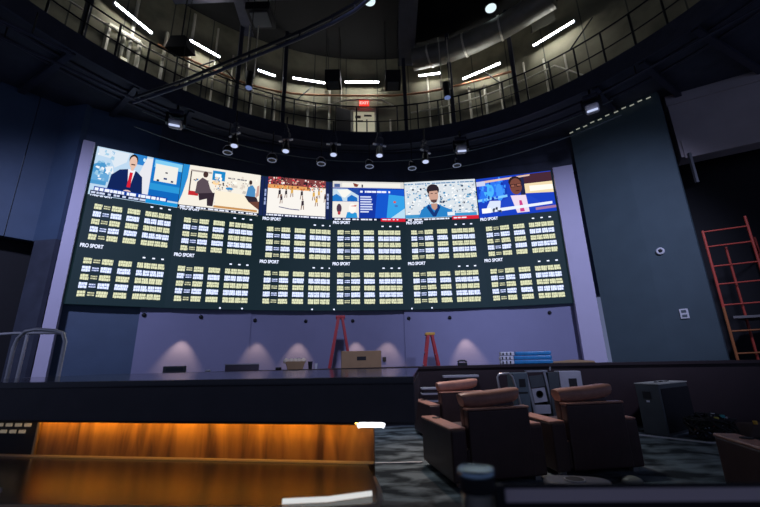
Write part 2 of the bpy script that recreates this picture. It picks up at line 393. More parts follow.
# 3: basketball court
p = Pic(2, -.3000, -.1835, 5.46, 6.72)
p.rect((230,226,220), 0, 0, 1, 1); p.rect((120,60,60), 0, .80, 1, 1)
p.specks([(190,40,60),(240,230,225),(40,30,40),(215,80,90),(20,20,30),(200,170,150)], 0, .82, 1, .99, 120, .022, .03)
p.rect((214,150,90), 0, .70, .72, .80); p.specks([(40,30,35),(220,190,120),(230,120,40),(90,40,40)], 0, .70, .98, .80, 46, .018, .03)
for u, v, s_ in ((.20,.55,1), (.31,.56,.9), (.41,.60,1), (.58,.56,1), (.60,.30,1.1), (.79,.55,1), (.88,.60,.9), (.84,.40,1), (.99,.50,.8), (.235,.40,.9)):
    c = random.choice(((40,34,40), (205,160,80), (50,40,48))); sk = (120,80,60)
    p.poly(c, [(u-.02*s_, v), (u+.022*s_, v+.01), (u+.018*s_, v+.12*s_), (u-.018*s_, v+.11*s_)]); p.ell(sk, u, v+.145*s_, .012, .026)
    p.poly(sk, [(u-.02*s_, v), (u-.006, v), (u-.016*s_, v-.10*s_), (u-.028*s_, v-.10*s_)]); p.poly(sk, [(u+.008, v), (u+.022*s_, v), (u+.024*s_, v-.09*s_), (u+.012*s_, v-.09*s_)])
p.poly((60,60,110), [(.20,.22),(.38,.18),(.55,.17),(.55,.19),(.38,.20),(.20,.24)]); p.ticker(.0, .035, .0, 1, 12, bg=(30,36,70))
p.done()
# 4: stories and listing page
p = Pic(3, -.1685, -.0160, 5.47, 6.74)
p.rect((18,50,150), 0, 0, 1, 1); p.rect((205,203,200), .0, .83, 1, 1); p.rect((70,90,140), .02, .84, .10, .93); p.rect((225,222,214), .13, .85, .95, .96); p.poly((120,60,50), [(.28,.96),(.36,.92),(.34,.85),(.30,.86)]); p.rect((30,30,50), .40, .84, .42, .92)
p.rect((185,205,220), 0, .47, .36, .80); p.poly((30,110,185), [(0,.47),(.14,.47),(.12,.58),(.05,.66),(0,.60)]); p.poly((25,100,180), [(.20,.47),(.34,.47),(.34,.56),(.26,.64),(.20,.56)])
p.poly((30,70,150), [(.20,.80),(.36,.80),(.36,.62)]); p.poly((230,228,222), [(.06,.76),(.20,.78),(.26,.72),(.17,.56),(.13,.58)])
p.rect((222,218,212), 0, .04, .36, .46); p.ell((70,50,70), .09, .28, .035, .12); p.ell((170,60,70), .09, .16, .02, .05); p.poly((40,140,200), [(.18,.04),(.34,.04),(.33,.16),(.28,.20),(.20,.18)]); p.ell((235,230,225), .27, .28, .05, .13); p.poly((190,60,40), [(.24,.34),(.33,.37),(.32,.33)])
p.poly((20,80,190), [(.58,.04),(1,.04),(1,.80),(.62,.80)]); p.poly((50,150,215), [(.74,.04),(1,.04),(1,.62),(.78,.66)]); p.poly((170,205,225), [(.80,.04),(1,.04),(1,.30)])
p.ticker(.70, .75, .38, .80, 9)
for i in range(7): v = .57-.065*i; p.off = .014; p.rect((200,210,235), .38, v, .38+random.uniform(.10, .18), v+.035)
for i in range(7): v = .60-.070*i; p.off = .014; p.rect((180,205,235), .61, v, .61+random.uniform(.06, .13), v+.04)
p.ell((235,236,240), .87, .42, .058, .15); p.ell((200,80,70), .86, .46, .02, .03); p.ell((60,110,180), .88, .36, .025, .03)
p.rect((20,24,44), 0, -.035, 1, .03); p.ticker(-.02, .015, .03, .60, 9); p.rect((205,30,50), .66, -.05, 1, .03); p.ticker(-.012, .012, .68, .90, 6)
p.done()
# 5: player in front of a packed stand
p = Pic(4, -.0150, .1365, 5.46, 6.74)
p.rect((205,212,218), 0, 0, 1, 1)
p.specks([(235,238,240),(60,130,175),(90,150,190),(240,240,238),(30,50,80),(225,225,225),(150,170,190)], .03, .14, 1, .90, 260, .022, .03)
p.ticker(.92, .95, .0, 1, 14, (90,130,170)); p.rect((60,140,190), 0, .04, .98, .13)
p.poly((38,120,185), [(.18,.05),(.22,.24),(.32,.38),(.44,.40),(.54,.30),(.64,.22),(.68,.05)]); p.poly((20,50,110), [(.30,.30),(.33,.38),(.40,.16),(.46,.38),(.49,.30),(.42,.06),(.38,.06)])
p.poly((180,140,124), [(.36,.40),(.45,.40),(.445,.28),(.41,.22),(.37,.28)]); p.ell((42,34,42), .40, .76, .088, .155); p.ell((190,150,134), .405, .62, .066, .21); p.poly((42,34,42), [(.335,.72),(.475,.74),(.48,.84),(.41,.88),(.33,.82)]); p.poly((80,58,60), [(.36,.50),(.45,.50),(.44,.43),(.405,.41),(.37,.44)])
p.rect((40,34,40), .365, .655, .395, .675); p.rect((40,34,40), .425, .655, .455, .675); p.rect((214,222,228), .58, .07, .68, .16)
p.rect((20,24,44), 0, -.035, 1, .03); p.ticker(-.02, .015, .03, .62, 9); p.rect((205,30,50), .64, -.04, 1, .05); p.ticker(-.01, .02, .66, .84, 5)
p.done()
# 6: panel presenter with glasses
p = Pic(5, .1385, .2880, 5.42, 6.72)
p.rect((24,60,180), 0, 0, 1, 1); p.poly((40,110,225), [(.02,.40),(.36,.46),(.36,.92),(.04,.90)]); p.ell((70,170,235), .16, .66, .07, .18); p.ell((60,140,235), .30, .60, .05, .22); p.poly((120,190,235), [(.0,.40),(.40,.46),(.40,.52),(.0,.46)])
p.specks([(40,90,215),(60,140,235),(20,50,160)], .02, .42, .40, .92, 30, .03, .08); p.poly((66,38,50), [(.58,.56),(1,.60),(1,.98),(.60,.98)]); p.poly((225,205,165), [(.64,.50),(1,.46),(1,.74),(.64,.74)]); p.poly((240,235,225), [(.70,.54),(1,.54),(1,.66),(.70,.68)]); p.rect((30,36,70), .58, .36, .64, .98)
p.poly((215,180,165), [(.02,.86),(.72,.93),(.73,.97),(.02,.92)]); p.rect((190,195,225), .0, .80, .12, .92)
p.poly((205,215,235), [(.08,.10),(.30,.12),(.30,.38),(.16,.40),(.12,.28)]); p.poly((30,66,185), [(.28,.12),(.30,.34),(.42,.46),(.70,.42),(.80,.28),(.82,.12)])
p.poly((222,205,222), [(.44,.48),(.64,.46),(.66,.04),(.50,.04)]); p.poly((190,60,130), [(.545,.34),(.575,.34),(.60,.06),(.54,.06)])
p.ell((40,28,30), .52, .82, .088, .14); p.ell((112,66,56), .525, .70, .080, .21); p.rect((24,18,24), .45, .73, .60, .745); p.poly((20,16,22), [(.455,.68),(.515,.68),(.515,.76),(.455,.76)]); p.poly((20,16,22), [(.535,.68),(.60,.69),(.60,.77),(.535,.76)]); p.poly((140,86,72), [(.465,.69),(.508,.69),(.508,.745),(.465,.745)]); p.poly((140,86,72), [(.542,.70),(.592,.70),(.592,.755),(.542,.75)]); p.poly((60,24,30), [(.51,.575),(.57,.575),(.56,.595),(.52,.595)])
p.poly((220,226,238), [(.10,.10),(.96,.18),(.96,.24),(.66,.22),(.34,.20),(.10,.18)]); p.specks([(30,40,60),(80,90,110)], .18, .10, .30, .20, 12, .02, .04); p.rect((235,238,245), .04, .10, .16, .22)
p.poly((150,110,150), [(.74,.06),(1,.08),(1,.14),(.74,.12)])
p.done()

# odds tables: a title, three small captions, five rows of grouped figures
C1 = glow('led_cream', srgb(214, 216, 180), 1.12); C2 = glow('led_blue_white', srgb(212, 222, 252), 1.25); C3 = glow('led_title', srgb(225, 232, 255), 1.3)
M_cell1 = glow('led_cream_dim', srgb(124, 126, 106), .85); M_cell2 = glow('led_blue_dim', srgb(110, 124, 170), .8)
TA = [-.5860, -.4525, -.3125, -.1672, -.0147, .1360]
TK = 1.0
tv, tf = text_mesh('PRO SPORT', .15, 0)
wid = max(v[0] for v in tv)
for k in range(6):
    sc_k = (.89 if k == 0 else .945 if k == 1 else 1.02)
    kk = max(0, k)
    for half, (zt, zr) in enumerate(((5.325+(.05 if k < 2 else 0), 5.10+(.06 if k == 0 else .03 if k == 1 else 0)), (4.035+(.03 if k < 2 else 0), 3.79))):
        kf = k if TA[k] >= BA[k] else k-1
        base = max(TA[k], BA[k]+.001)
        b = MB().use(C3); s0 = .033*sc_k*1.05
        b.add([fpt(k, base+v[0]/wid*s0, zt+v[1]*.85, .006) for v in tv], tf, False)
        tt = sub(b.build('board_title', None, vw, True), k)
        b = MB()
        def quad(a0, a1, z0, z1, off=.006): b.add([fpt(k, base+a0*sc_k, z0, off), fpt(k, base+a1*sc_k, z0, off), fpt(k, base+a1*sc_k, z1, off), fpt(k, base+a0*sc_k, z1, off)], [(0,1,2,3)], False)
        b.use(C3)
        for a in (.1005, .1165, .1315): quad(a-.0022, a+.0022, zr+.135, zr+.17)
        for r in range(5):
            z1 = zr+.02-r*.195; z0 = z1-.136; cc, cd = (C1, M_cell1) if r % 2 == 0 else (C2, M_cell2)
            for c0, c1, words in ((.0095, .0215, 1), (.0240, .0340, 0), (.0368, .0535, 1), (.0620, .0825, 2), (.0915, .1015, 2), (.1025, .1130, 2), (.1142, .1245, 2), (.1255, .1365, 2)):
                b.use(cd)
                if words: quad(c0, c1, z0, z1, .004)
                else: quad(c0, c1, z0+.02, z1-.02, .004)
                b.use(cc)
                lines = ((z0, z0+.064), (z0+.070, z1)) if words != 2 else ((z0, z0+.066), (z0+.070, z1))
                if words == 0: lines = ((z0+.028, z0+.05), (z1-.05, z1-.028))
                for l0, l1 in lines:
                    x = c0
                    while x < c1-.001:
                        w = random.uniform(.0018, .0042); e = min(c1, x+w)
                        quad(x, e, l0+random.choice((0, 0, .008)), l1-random.choice((0, 0, .006))); x = e+.0005
        sub(b.build('odds_table', None, vw, True), k)
# small white marker lights on the bottom rim
for a in (-.3688, -.3316, -.205, -.1631, -.0106, .0287):
    k = max(i for i in range(6) if BA[i] <= a); p = Vector(fpt(k, a, 2.745, .0)); A, e, n, w = facet(k)
    b = MB(); b.lathe([(.022, 0), (.022, .012), (.012, .02)], p, 12, n); sub(b.build('marker_light', C3, vw, True), k)

# little black spot heads on the wall under the boards; six of them are lit
HEADS = ((-.4849, 2.60, None), (-.3987, 2.585, -.4275), (-.3079, 2.52, -.3010), (-.2157, 2.50, -.2300), (-.1264, 2.50, -.1200), (-.017, 2.54, -.0640), (.0629, 2.53, .0930), (.2488, 2.56, None))
def wall_r(a): return LR+(.16 if a < -.3148 else .20 if a < -.0257 else .12 if a < .1766 else .13)
for i, (a, z, tgt) in enumerate(HEADS):
    p = lp(a, z-.06, wall_r(a)); n = (Vector((LC[0], LC[1], p.z))-p).normalized()
    b = MB(); b.lathe([(.05, -.0), (.05, .03), (.035, .055), (.012, .065)], p, 16, n)
    o = b.build('wall_spot_head', M_ink); tag(o, 'small black round spot head in the row just under the video wall', 'wall light', 'black spot heads under the video wall')

# ------------------------------------------------------------------ catwalk rail and drum
rail = thing('catwalk_railing', 'black steel railing round the catwalk above the video wall', 'railing', (RC[0], RC[1], CZ+.18))
def ringpts(r, z, d0, d1, n): return [rp(d0+(d1-d0)*i/n, z, r) for i in range(n+1)]
b = MB(); b.tube(ringpts(RR+.05, 9.16, -95, 95, 70), .021, 8); b.build('top_rail', M_steelblk, rail, True)
b = MB(); b.tube(ringpts(RR+.05, 8.62, -95, 95, 70), .016, 8); b.build('mid_rail', M_steelblk, rail, True)
for i in range(37):
    d = -92+i*5.1
    b = MB(); b.tube([rp(d, 8.0, RR+.05), rp(d, 9.16, RR+.05)], .024, 8); b.box(rp(d, 8.05, RR+.05), (.1, .1, .08), -R_(d)); b.build('post', M_steelblk, rail, True)
for d, dd in ((-42, 5), (-34, -4), (-20, 4), (30, -4), (45, 4)):
    b = MB(); b.tube([rp(d, 9.16, RR+.05), rp(d+dd, 10.3, RR+.7)], .02, 6); b.build('brace', M_steelblk, rail, True)
floorc = MB(); floorc.sector(RC, RR+.0, DR, -PI, PI, CZ+.181, CZ+.2, 72); struct('floor_catwalk', floorc, M_steelblk)
# pale conduit where catwalk meets the wall
b = MB(); b.tube([rp(d, 9.0+.02*math.sin(d*.3), DR-.12) for d in range(-88, 90, 4)], .03, 8)
tag(b.build('cable_conduit', M_conc), 'pale conduit running low along the drum wall behind the catwalk', 'conduit')
b = MB(); b.tube([rp(-48+i*4, 10.15+.05*math.sin(i*.8)+.36*min(1, max(0, (i-4)/8))-.2*max(0, (i-14)/6), DR-.24) for i in range(21)], .035, 8)
tag(b.build('water_pipe', M_copper), 'orange brown pipe running along the drum wall below the tube lights', 'pipe')
b = MB(); b.tube([rp(-66+i*4, 9.95-.02*abs(i-8)*0+.0, DR-.15) for i in range(14)]+[rp(-8, 10.32, DR-.15), rp(-5, 10.38, DR-.15), rp(1, 10.38, DR-.15), rp(4, 10.1, DR-.15)], .028, 8)
tag(b.build('cable_conduit', M_conc), 'pale conduit along the drum wall that kinks upward over the exit door', 'conduit')
b = MB(); b.tube([rp(8+i*4, 9.75+.02*i, DR-.15) for i in range(9)]+[rp(46, 8.9, DR-.15), rp(50, 8.75, DR-.15)], .025, 8)
tag(b.build('cable_conduit', M_conc), 'thin pale conduit on the drum wall right of the exit door', 'conduit')
VD = [(-46.5, 10.9), (-33.6, 11.2), (-26, 9.9), (-16.5, 10.1), (-.2+3.2, 9.6), (15.2, 9.9), (25.3, 10.3), (38, 10.4), (42, 10.2), (-42, 12.1), (-37.2, 12.0), (-29, 10.2), (-11.5, 11.0), (-8.7, 10.9), (12.4, 11.3), (21.8, 10.4), (28.6, 10.4), (17, 10.5), (-52, 12.0), (34, 10.6), (-24, 10.0)]
for i, (d, zt) in enumerate(VD):
    b = MB(); b.tube([rp(d, 8.1, DR-.06), rp(d, zt, DR-.06)], .032 if i % 3 else .045, 8)
    b.box(rp(d, 8.9, DR-.05), (.12, .09, .14), -R_(d))
    side = 'left' if d < -6 else 'right'
    tag(b.build('vertical_conduit', M_conc), 'pale vertical conduit with a junction box on the drum wall, %s of the exit door' % side, 'conduit', 'vertical conduits %s of the exit door' % side)
# steel columns standing on the catwalk
for d in (-22.6, 6.9, 18.2, -33, 32.5, -60):
    b = MB(); b.box(rp(d, 10.15, DR-.7), (.12, .12, 4.3), -R_(d)); b.box(rp(d, 8.06, DR-.7), (.26, .26, .1), -R_(d))
    tag(b.build('steel_column', M_truss), 'square dark steel column rising from the catwalk', 'column', 'dark steel columns on the catwalk')

# tube lights
M_tube = glow('tube_light_glow', (.92, .93, .96), 30.0)
TL = [(-56.0, 10.52, -49.5, 10.29, 'highest at far left'), (-42.8, 10.74, -36.7, 10.63, 'second from the left'), (-28.5, 10.68, -24.6, 10.65, 'short one left of centre'), (-20.5, 10.75, -12.8, 10.78, 'left of the exit door'), (-7.9, 10.91, .5, 10.94, 'straight above the exit door'), (10.5, 11.05, 15.7, 11.0, 'short one right of the exit door'), (20.9, 10.52, 29.6, 10.66, 'long one right of centre'), (36.9, 10.76, 45.3, 10.85, 'highest at far right')]
for d0, z0, d1, z1, w in TL[:8]:
    p0, p1 = rp(d0, z0, DR-.4), rp(d1, z1, DR-.4); c = (p0+p1)/2; nn = (Vector((RC[0], RC[1], c.z))-c).normalized()
    t = thing('tube_light', 'lit white tube light on the drum wall, '+w, 'light', tuple(c))
    dd = (p1-p0).normalized()*.03
    b = MB(); b.bar(p0-dd-nn*.07+Vector((0,0,.05)), p1+dd-nn*.07+Vector((0,0,.05)), .10, .06); b.build('housing', M_truss, t, True)
    b = MB(); b.tube([p0, p1], .028, 10); b.build('tube', M_tube, t, True)
    for q in (p0, p1):
        b = MB(); b.bar(q+dd*.2+Vector((0,0,-.04)), q+dd*.2+Vector((0,0,.07)), .03, .04); b.build('end_cap', M_alu, t, True)

# exit door and sign
def door_face(d0, d1, z0, z1, r, t):
    A, B = rp(d0, 0, r), rp(d1, 0, r); e = (B-A).normalized(); n = Vector((-e.y, e.x, 0)); 
    if n.dot(Vector((RC[0], RC[1], 0))-A) < 0: n = -n
    return A, B, e, n
A, B, e, n = door_face(-6.1, -.4, 8.03, 10.02, DR-.03, .1)
dr = MB()
m_corr = mat('cream_corridor', (.75, .72, .55), .7, emit=(.9, .85, .6), estr=.28)
for p0, p1, w, h in ((A+Vector((0,0,8.03)), A+Vector((0,0,10.03)), .09, .08), (B+Vector((0,0,8.03)), B+Vector((0,0,10.03)), .09, .08), (A+Vector((0,0,10.0)), B+Vector((0,0,10.0)), .08, .09)):
    dr.bar(p0, p1, w, h)
d1o = struct('door_1', dr, mat('cream_frame', (.6, .57, .45), .6))
b = MB().use(m_corr)
b.extr([A+e*.05+Vector((0,0,8.03)), B-e*.05+Vector((0,0,8.03)), B-e*.05+Vector((0,0,9.96)), A+e*.05+Vector((0,0,9.96))], -n*.03)
b.use(mat('dark_door_glass', (.05, .05, .045), .3))
for u0, v0, u1, v1 in ((.08,.86,.34,.92), (.5,.9,.86,.94), (.2,.78,.45,.82), (.1,.42,.9,.45), (.12,.05,.3,.40), (.6,.52,.66,.84), (.7,.05,.9,.30)):
    P = lambda u, v: A+e*(.05+u*((B-A).length-.1))+n*.003+Vector((0,0,8.03+v*1.93))
    b.add([P(u0,v0), P(u1,v0), P(u1,v1), P(u0,v1)], [(0,1,2,3)])
o = b.build('corridor_view', None, d1o)
# dark open door leaf to the left of the opening
b = MB(); b.box(rp(-8.3, 8.98, DR-.2), (.55, .05, 1.9), -R_(-8.3)+.25); d = struct('door_2', b, M_steelblk)
ex = thing('exit_sign', 'small red exit sign above the catwalk door', 'sign', tuple(rp(-3.2, 10.22, DR-.18)))
b = MB(); b.box(rp(-3.2, 10.22, DR-.18), (.36, .06, .24), -R_(-3.2)); b.build('sign_body', mat('red_sign_face', (.3,.01,.01), .4, emit=(1,.05,.03), estr=.9), ex, True, bevel=.01)
b = MB(); b.box(rp(-3.2, 10.36, DR-.18), (.36, .05, .05), -R_(-3.2)); b.build('sign_bracket', M_conc, ex, True)
tv2, tf2 = text_mesh('EXIT', .16, 0, 'CENTER')
q = rp(-3.2, 10.16, DR-.215); b = MB().use(glow('exit_letters', (1, .55, .5), 1.2)); ee = Vector((math.cos(R_(-3.2)), -math.sin(R_(-3.2)), 0))
b.add([q+ee*v[0]+Vector((0,0,v[1])) for v in tv2], tf2); b.build('lettering', None, ex, True)
# left door with small lit notice
A2, B2, e2, n2 = door_face(-55.5, -50.5, 8.03, 10, DR-.04, .1)
b = MB()
for p0, p1 in ((A2, A2), (B2, B2)): b.bar(p0+Vector((0,0,8.03)), p1+Vector((0,0,10.1)), .08, .08)
b.bar(A2+Vector((0,0,10.1)), B2+Vector((0,0,10.1)), .08, .08); b.bar((A2+B2)/2+Vector((0,0,8.03)), (A2+B2)/2+Vector((0,0,10.1)), .05, .06)
d3 = struct('door_3', b, M_conc)
b = MB(); b.box((A2*.4+B2*.6)+Vector((0,0,9.25))+n2*.04, (.16, .03, .12), R_(53)); b.build('notice', mat('lit_notice', (.9,.85,.6), .5, emit=(1,.95,.7), estr=.5), d3)

# roof steel, ducts and boxes in the dark drum
for i, (a, bb, w, h) in enumerate((((-7.6, 6.5, 12.25), (7.4, 4.5, 12.25), .35, .45), ((-6, 8.6, 12.25), (5.5, 8.4, 12.25), .3, .45), ((1.1, 11.2, 12.2), (.9, 3, 12.2), .55, .6), ((-4.2, 10, 12.25), (-3.4, 2, 12.25), .3, .4), ((5.6, 8.5, 12.25), (5.0, 1, 12.25), .3, .4))):
    b = MB(); b.bar(a, bb, w, .06); b.bar(Vector(a)+Vector((0,0,-h)), Vector(bb)+Vector((0,0,-h)), w, .06); b.bar(Vector(a)+Vector((0,0,-h/2)), Vector(bb)+Vector((0,0,-h/2)), .06, h)
    tag(b.build('roof_beam', M_truss), 'dark steel I-beam crossing under the roof of the drum', 'beam', 'roof beams in the drum')
DUCT = [(1.3, 10.75, 11.4), (2.4, 10.45, 11.4), (3.3, 10.0, 11.4), (4.1, 9.45, 11.4), (5.2, 8.45, 11.4)]
dk = thing('air_duct', 'large grey sheet-metal duct below the roof, right of centre', 'duct', (4.4, 9.6, 11.6))
b = MB(); b.tube(DUCT, .36, 20); b.build('duct_run', mat('duct_metal', (.22, .21, .17), .5, metal=.3, noise=.3), dk, True)
for p in ((1.9, 10.59, 11.4), (3.0, 10.15, 11.4), (4.0, 9.52, 11.4)):
    b = MB(); b.lathe([(.39, -.03), (.39, .03)], p, 20, (1, -.55, 0)); b.build('joint_band', M_conc, dk, True)
dk2 = thing('air_duct', 'black round duct crossing under the dark roof', 'duct', (0, 6.9, 11.45))
b = MB(); b.tube([(-6, 7.0, 11.45), (-3, 7.3, 11.45), (.4, 7.2, 11.45), (4.5, 5.6, 11.45)], .30, 16); b.build('duct_run', M_roof, dk2, True)
fl = thing('duct_offshoot', 'flat grey panel duct dropping beside the tube light at far right', 'duct', (4.6, 9.2, 11.7))
b = MB(); b.extr([rp(37, 11.3, 8.3), rp(42, 11.3, 8.3), rp(42, 12.2, 8.2), rp(38.5, 12.2, 8.2)], (0, .08, .05)); b.build('panel', mat('olive_sheet', (.16, .155, .12), .7, noise=.2), fl, True)
for i, (px, w, lab) in enumerate((((-3.35, 8.7, 11.2), .7, 'square air diffuser box hanging in the drum, upper left'), ((-1.42, 10.4, 10.35), .5, 'black box hanging between the two centre tube lights'), ((.55, 10.2, 10.1), .5, 'black box hanging right of the exit door'))):
    t = thing('ceiling_box', lab, 'ceiling unit', px)
    b = MB(); b.box(px, (w, w, .42 if i else .25)); b.build('case', M_black, t, True, bevel=.02)
    b = MB(); x, y, z = px; 
    for s1, s2 in ((-1,-1), (1,-1), (1,1), (-1,1)): b.bar((x+s1*w*.42, y+s2*w*.42, z+.1), (x+s1*w*.42, y+s2*w*.42, 12.3), .02, .02)
    b.build('hanger', M_steelblk, t, True)
    b = MB(); b.box((x, y, z-(.22 if i else .14)), (w*.72, w*.72, .03)); b.build('grille', mat('grille_grey', (.10, .11, .12), .6), t, True)
for i, (cx, cy, cz, yaw, lab) in enumerate(((-5.35, 8.3, 9.75, .9, 'black wedge loudspeaker hanging above the catwalk at left'), (-6.6, 8.0, 10.9, 1.0, 'black wedge shape hanging beside the first tube light'))):
    if i: continue
    t = thing('hanging_loudspeaker', lab, 'speaker', (cx, cy, cz))
    b = MB(); b.extr([(cx-.20, cy-.2, cz+.18), (cx+.20, cy-.2, cz+.18), (cx+.30, cy-.2, cz-.22), (cx-.30, cy-.2, cz-.22)], (.05, .4, .06)); b.build('cabinet', M_black, t, True, bevel=.015)
    b = MB(); b.bar((cx, cy, cz+.3), (cx, cy, 12.3), .03, .03); b.build('hanger', M_steelblk, t, True)

# round recessed lights in the dark roof
for (x, y, z, lab) in ((-.13, 8.98, 12.0, 'small lit round downlight above the bent rail at top centre'), (3.7, 9.32, 12.0, 'small lit round downlight at the top right of centre')):
    t = thing('round_downlight', lab, 'light', (x, y, z))
    b = MB(); b.lathe([(.19, .0), (.21, .2), (.10, .26)], (x, y, z), 20); b.build('can', M_steelblk, t, True)
    b = MB(); b.lathe([(.17, -.012), (.17, .0)], (x, y, z), 20); b.build('lens', glow('downlight_glow', (.75, .9, .95), 1.0), t, True)
    b = MB(); b.bar((x, y, z+.2), (x, y, 12.3), .03, .03); b.build('hanger', M_steelblk, t, True)

# bent lighting rail nearer the camera
t = thing('lighting_rail', 'long curved black lighting rail crossing the upper left below the drum', 'rail', (-3, 6, 6.9))
P = [(-5.35, 6.98, 6.9), (-4.1, 6.53, 6.9), (-2.4, 5.82, 6.9), (-1.35, 5.38, 6.9), (-.72, 5.08, 6.9), (-.32, 4.85, 6.9), (-.02, 4.6, 6.9), (.12, 4.3, 6.9), (.17, 3.9, 6.9), (.17, 3.2, 6.9)]
b = MB(); b.tube(P, .030, 10); b.build('lower_tube', M_truss, t, True)
b = MB(); b.tube([(x, y, z+.14) for x, y, z in P], .030, 10); b.build('upper_tube', M_steelblk, t, True)
for i in range(1, 9):
    x, y, z = P[i]; b = MB(); b.bar((x, y, z), (x, y, z+.14), .03, .03); b.build('web', M_steelblk, t, True)
for i in (1, 2, 5): 
    x, y, z = P[i]; b = MB(); b.tube([(x, y, z+.14), (x, y, 12.3)], .008, 6); b.build('cable', M_steelblk, t, True)
# outer truss bars under the ceiling at left and right
for A_, B_, lab in (((-9.2, 3.2, 7.5), (-5.2, 8.4, 7.5), 'long dark pipe slung under the ceiling at left, outer one'), ((-8.6, 3.0, 7.3), (-6.0, 6.0, 7.3), 'long dark pipe slung under the ceiling at left, inner one'), ((9.3, 2.6, 7.5), (5.4, 8.0, 7.5), 'long dark pipe slung under the ceiling at right')):
    t = thing('ceiling_pipe', lab, 'pipe', A_)
    b = MB(); b.tube([A_, B_], .035, 8); b.build('pipe_run', M_truss, t, True)
    for k in (.15, .5, .85):
        p = Vector(A_).lerp(Vector(B_), k); b = MB(); b.bar(p, (p.x, p.y, CZ), .02, .02); b.build('hanger', M_steelblk, t, True)
for i, (d, r0, r1) in enumerate(((-62, 7.3, 10.4), (-52, 7.3, 9.8), (-42, 7.3, 9.3), (48, 7.3, 9.3), (56, 7.3, 9.8), (64, 7.3, 10.2))):
    b = MB(); b.bar(rp(d, CZ-.06, r0), rp(d, CZ-.06, r1), .12, .11)
    s_ = 'left' if d < 0 else 'right'
    tag(b.build('ceiling_joist', M_truss), 'dark radial joist under the catwalk on the %s' % s_, 'beam', 'radial joists on the %s' % s_)

# hanging spotlights
M_lens = glow('lens_glow', (.62, .7, 1.0), .85); M_lens2 = mat('pale_lens', (.45, .5, .62), .25, emit=(.5, .6, .9), estr=.12)
def spotlight():
    t = thing('hanging_spotlight', 'x', 'spotlight', (0, 0, 0))
    b = MB(); b.tube([(0, 0, 0), (0, 0, .95)], .022, 8); b.build('stem', M_steelblk, t)
    b = MB(); b.box((0, 0, .33), (.20, .14, .20)); b.box((0, 0, .52), (.12, .1, .12)); b.build('ballast', M_truss, t, bevel=.015)
    b = MB(); b.box((-.15, -.02, .20), (.10, .06, .035)); b.box((.15, -.02, .20), (.10, .06, .035)); b.build('yoke', M_white, t, bevel=.008)
    b = MB(); b.lathe([(.05, .18), (.085, .12), (.10, -.06), (.115, -.11)], (0, 0, 0), 16); b.build('head', M_steelblk, t)
    b = MB(); b.lathe([(.085, -.135), (.085, -.112)], (0, 0, 0), 16); b.build('lens', M_lens, t); return t
s0 = spotlight(); SP = [(-3.78, 8.70, 6.98), (-2.50, 9.02, 6.98), (-1.23, 9.26, 6.98), (.05, 9.36, 6.98), (1.36, 9.55, 6.86)]
W5 = ['leftmost of the five', 'second from the left of the five', 'middle one of the five', 'fourth from the left of the five', 'rightmost of the five']
for i, p in enumerate(SP):
    o = s0 if i == 0 else copy_tree(s0)
    o.location = p; o.rotation_euler = (0, 0, i*.3-.5); tag(o, 'stem-hung spotlight with white lens over the video wall, '+W5[i], 'spotlight', 'stem-hung spotlights')
def bracket_light():
    t = thing('bracket_light', 'x', 'spotlight')
    b = MB(); b.tube([(0, 0, .18), (0, .0, .9)], .015, 6); b.build('drop_rod', M_steelblk, t)
    b = MB(); b.tube([(-.13, 0, .0), (-.13, 0, .1), (-.06, 0, .18), (.06, 0, .18), (.13, 0, .1), (.13, 0, .0)], .012, 6); b.build('yoke', M_alu, t)
    b = MB(); b.lathe([(.07, .12), (.12, .05), (.125, -.03)], (0, 0, 0), 16); b.build('housing', M_black, t)
    b = MB(); b.tube([(.115*math.cos(k*PI/10), .115*math.sin(k*PI/10), -.045) for k in range(20)], .014, 6, True); b.build('ring', M_lens2, t); return t
s1 = bracket_light(); SB = [(-4.05, 8.95, 6.86), (-2.98, 9.4, 6.86), (-1.64, 9.7, 6.88), (-.25, 9.92, 6.88), (1.02, 10.05, 6.86), (2.36, 10.05, 6.92)]
W6 = ['first from the left', 'second from the left', 'third from the left', 'fourth from the left', 'fifth from the left', 'rightmost']
for i, p in enumerate(SB):
    o = s1 if i == 0 else copy_tree(s1)
    o.location = p; o.rotation_euler = (0, 0, i*.2); tag(o, 'round ring-faced light on a bracket just above the screens, '+W6[i], 'spotlight', 'ring-faced lights above the screens')
def cyl_can():
    t = thing('can_light', 'x', 'spotlight')
    b = MB(); b.lathe([(.10, 0), (.10, .5), (.05, .54)], (0, 0, 0), 18); b.build('can', M_black, t)
    b = MB(); b.lathe([(.09, -.015), (.09, 0)], (0, 0, 0), 18); b.build('lens', glow('blue_lens', (.3, .42, .9), .35), t)
    b = MB(); b.bar((-.13, 0, .3), (-.13, 0, 2.2), .025, .025); b.bar((.13, 0, .3), (.13, 0, 2.2), .025, .025); b.bar((-.13, 0, .3), (.13, 0, .3), .025, .025); b.build('bracket', M_conc, t); return t
s2 = cyl_can()
for i, (p, w) in enumerate((((-3.61, 8.9, 8.85), 'left of centre'), ((2.09, 9.35, 8.72), 'right of the exit door'))):
    o = s2 if i == 0 else copy_tree(s2); o.location = p; tag(o, 'black can light with blue lens hanging in the drum, '+w, 'spotlight', 'black can lights')
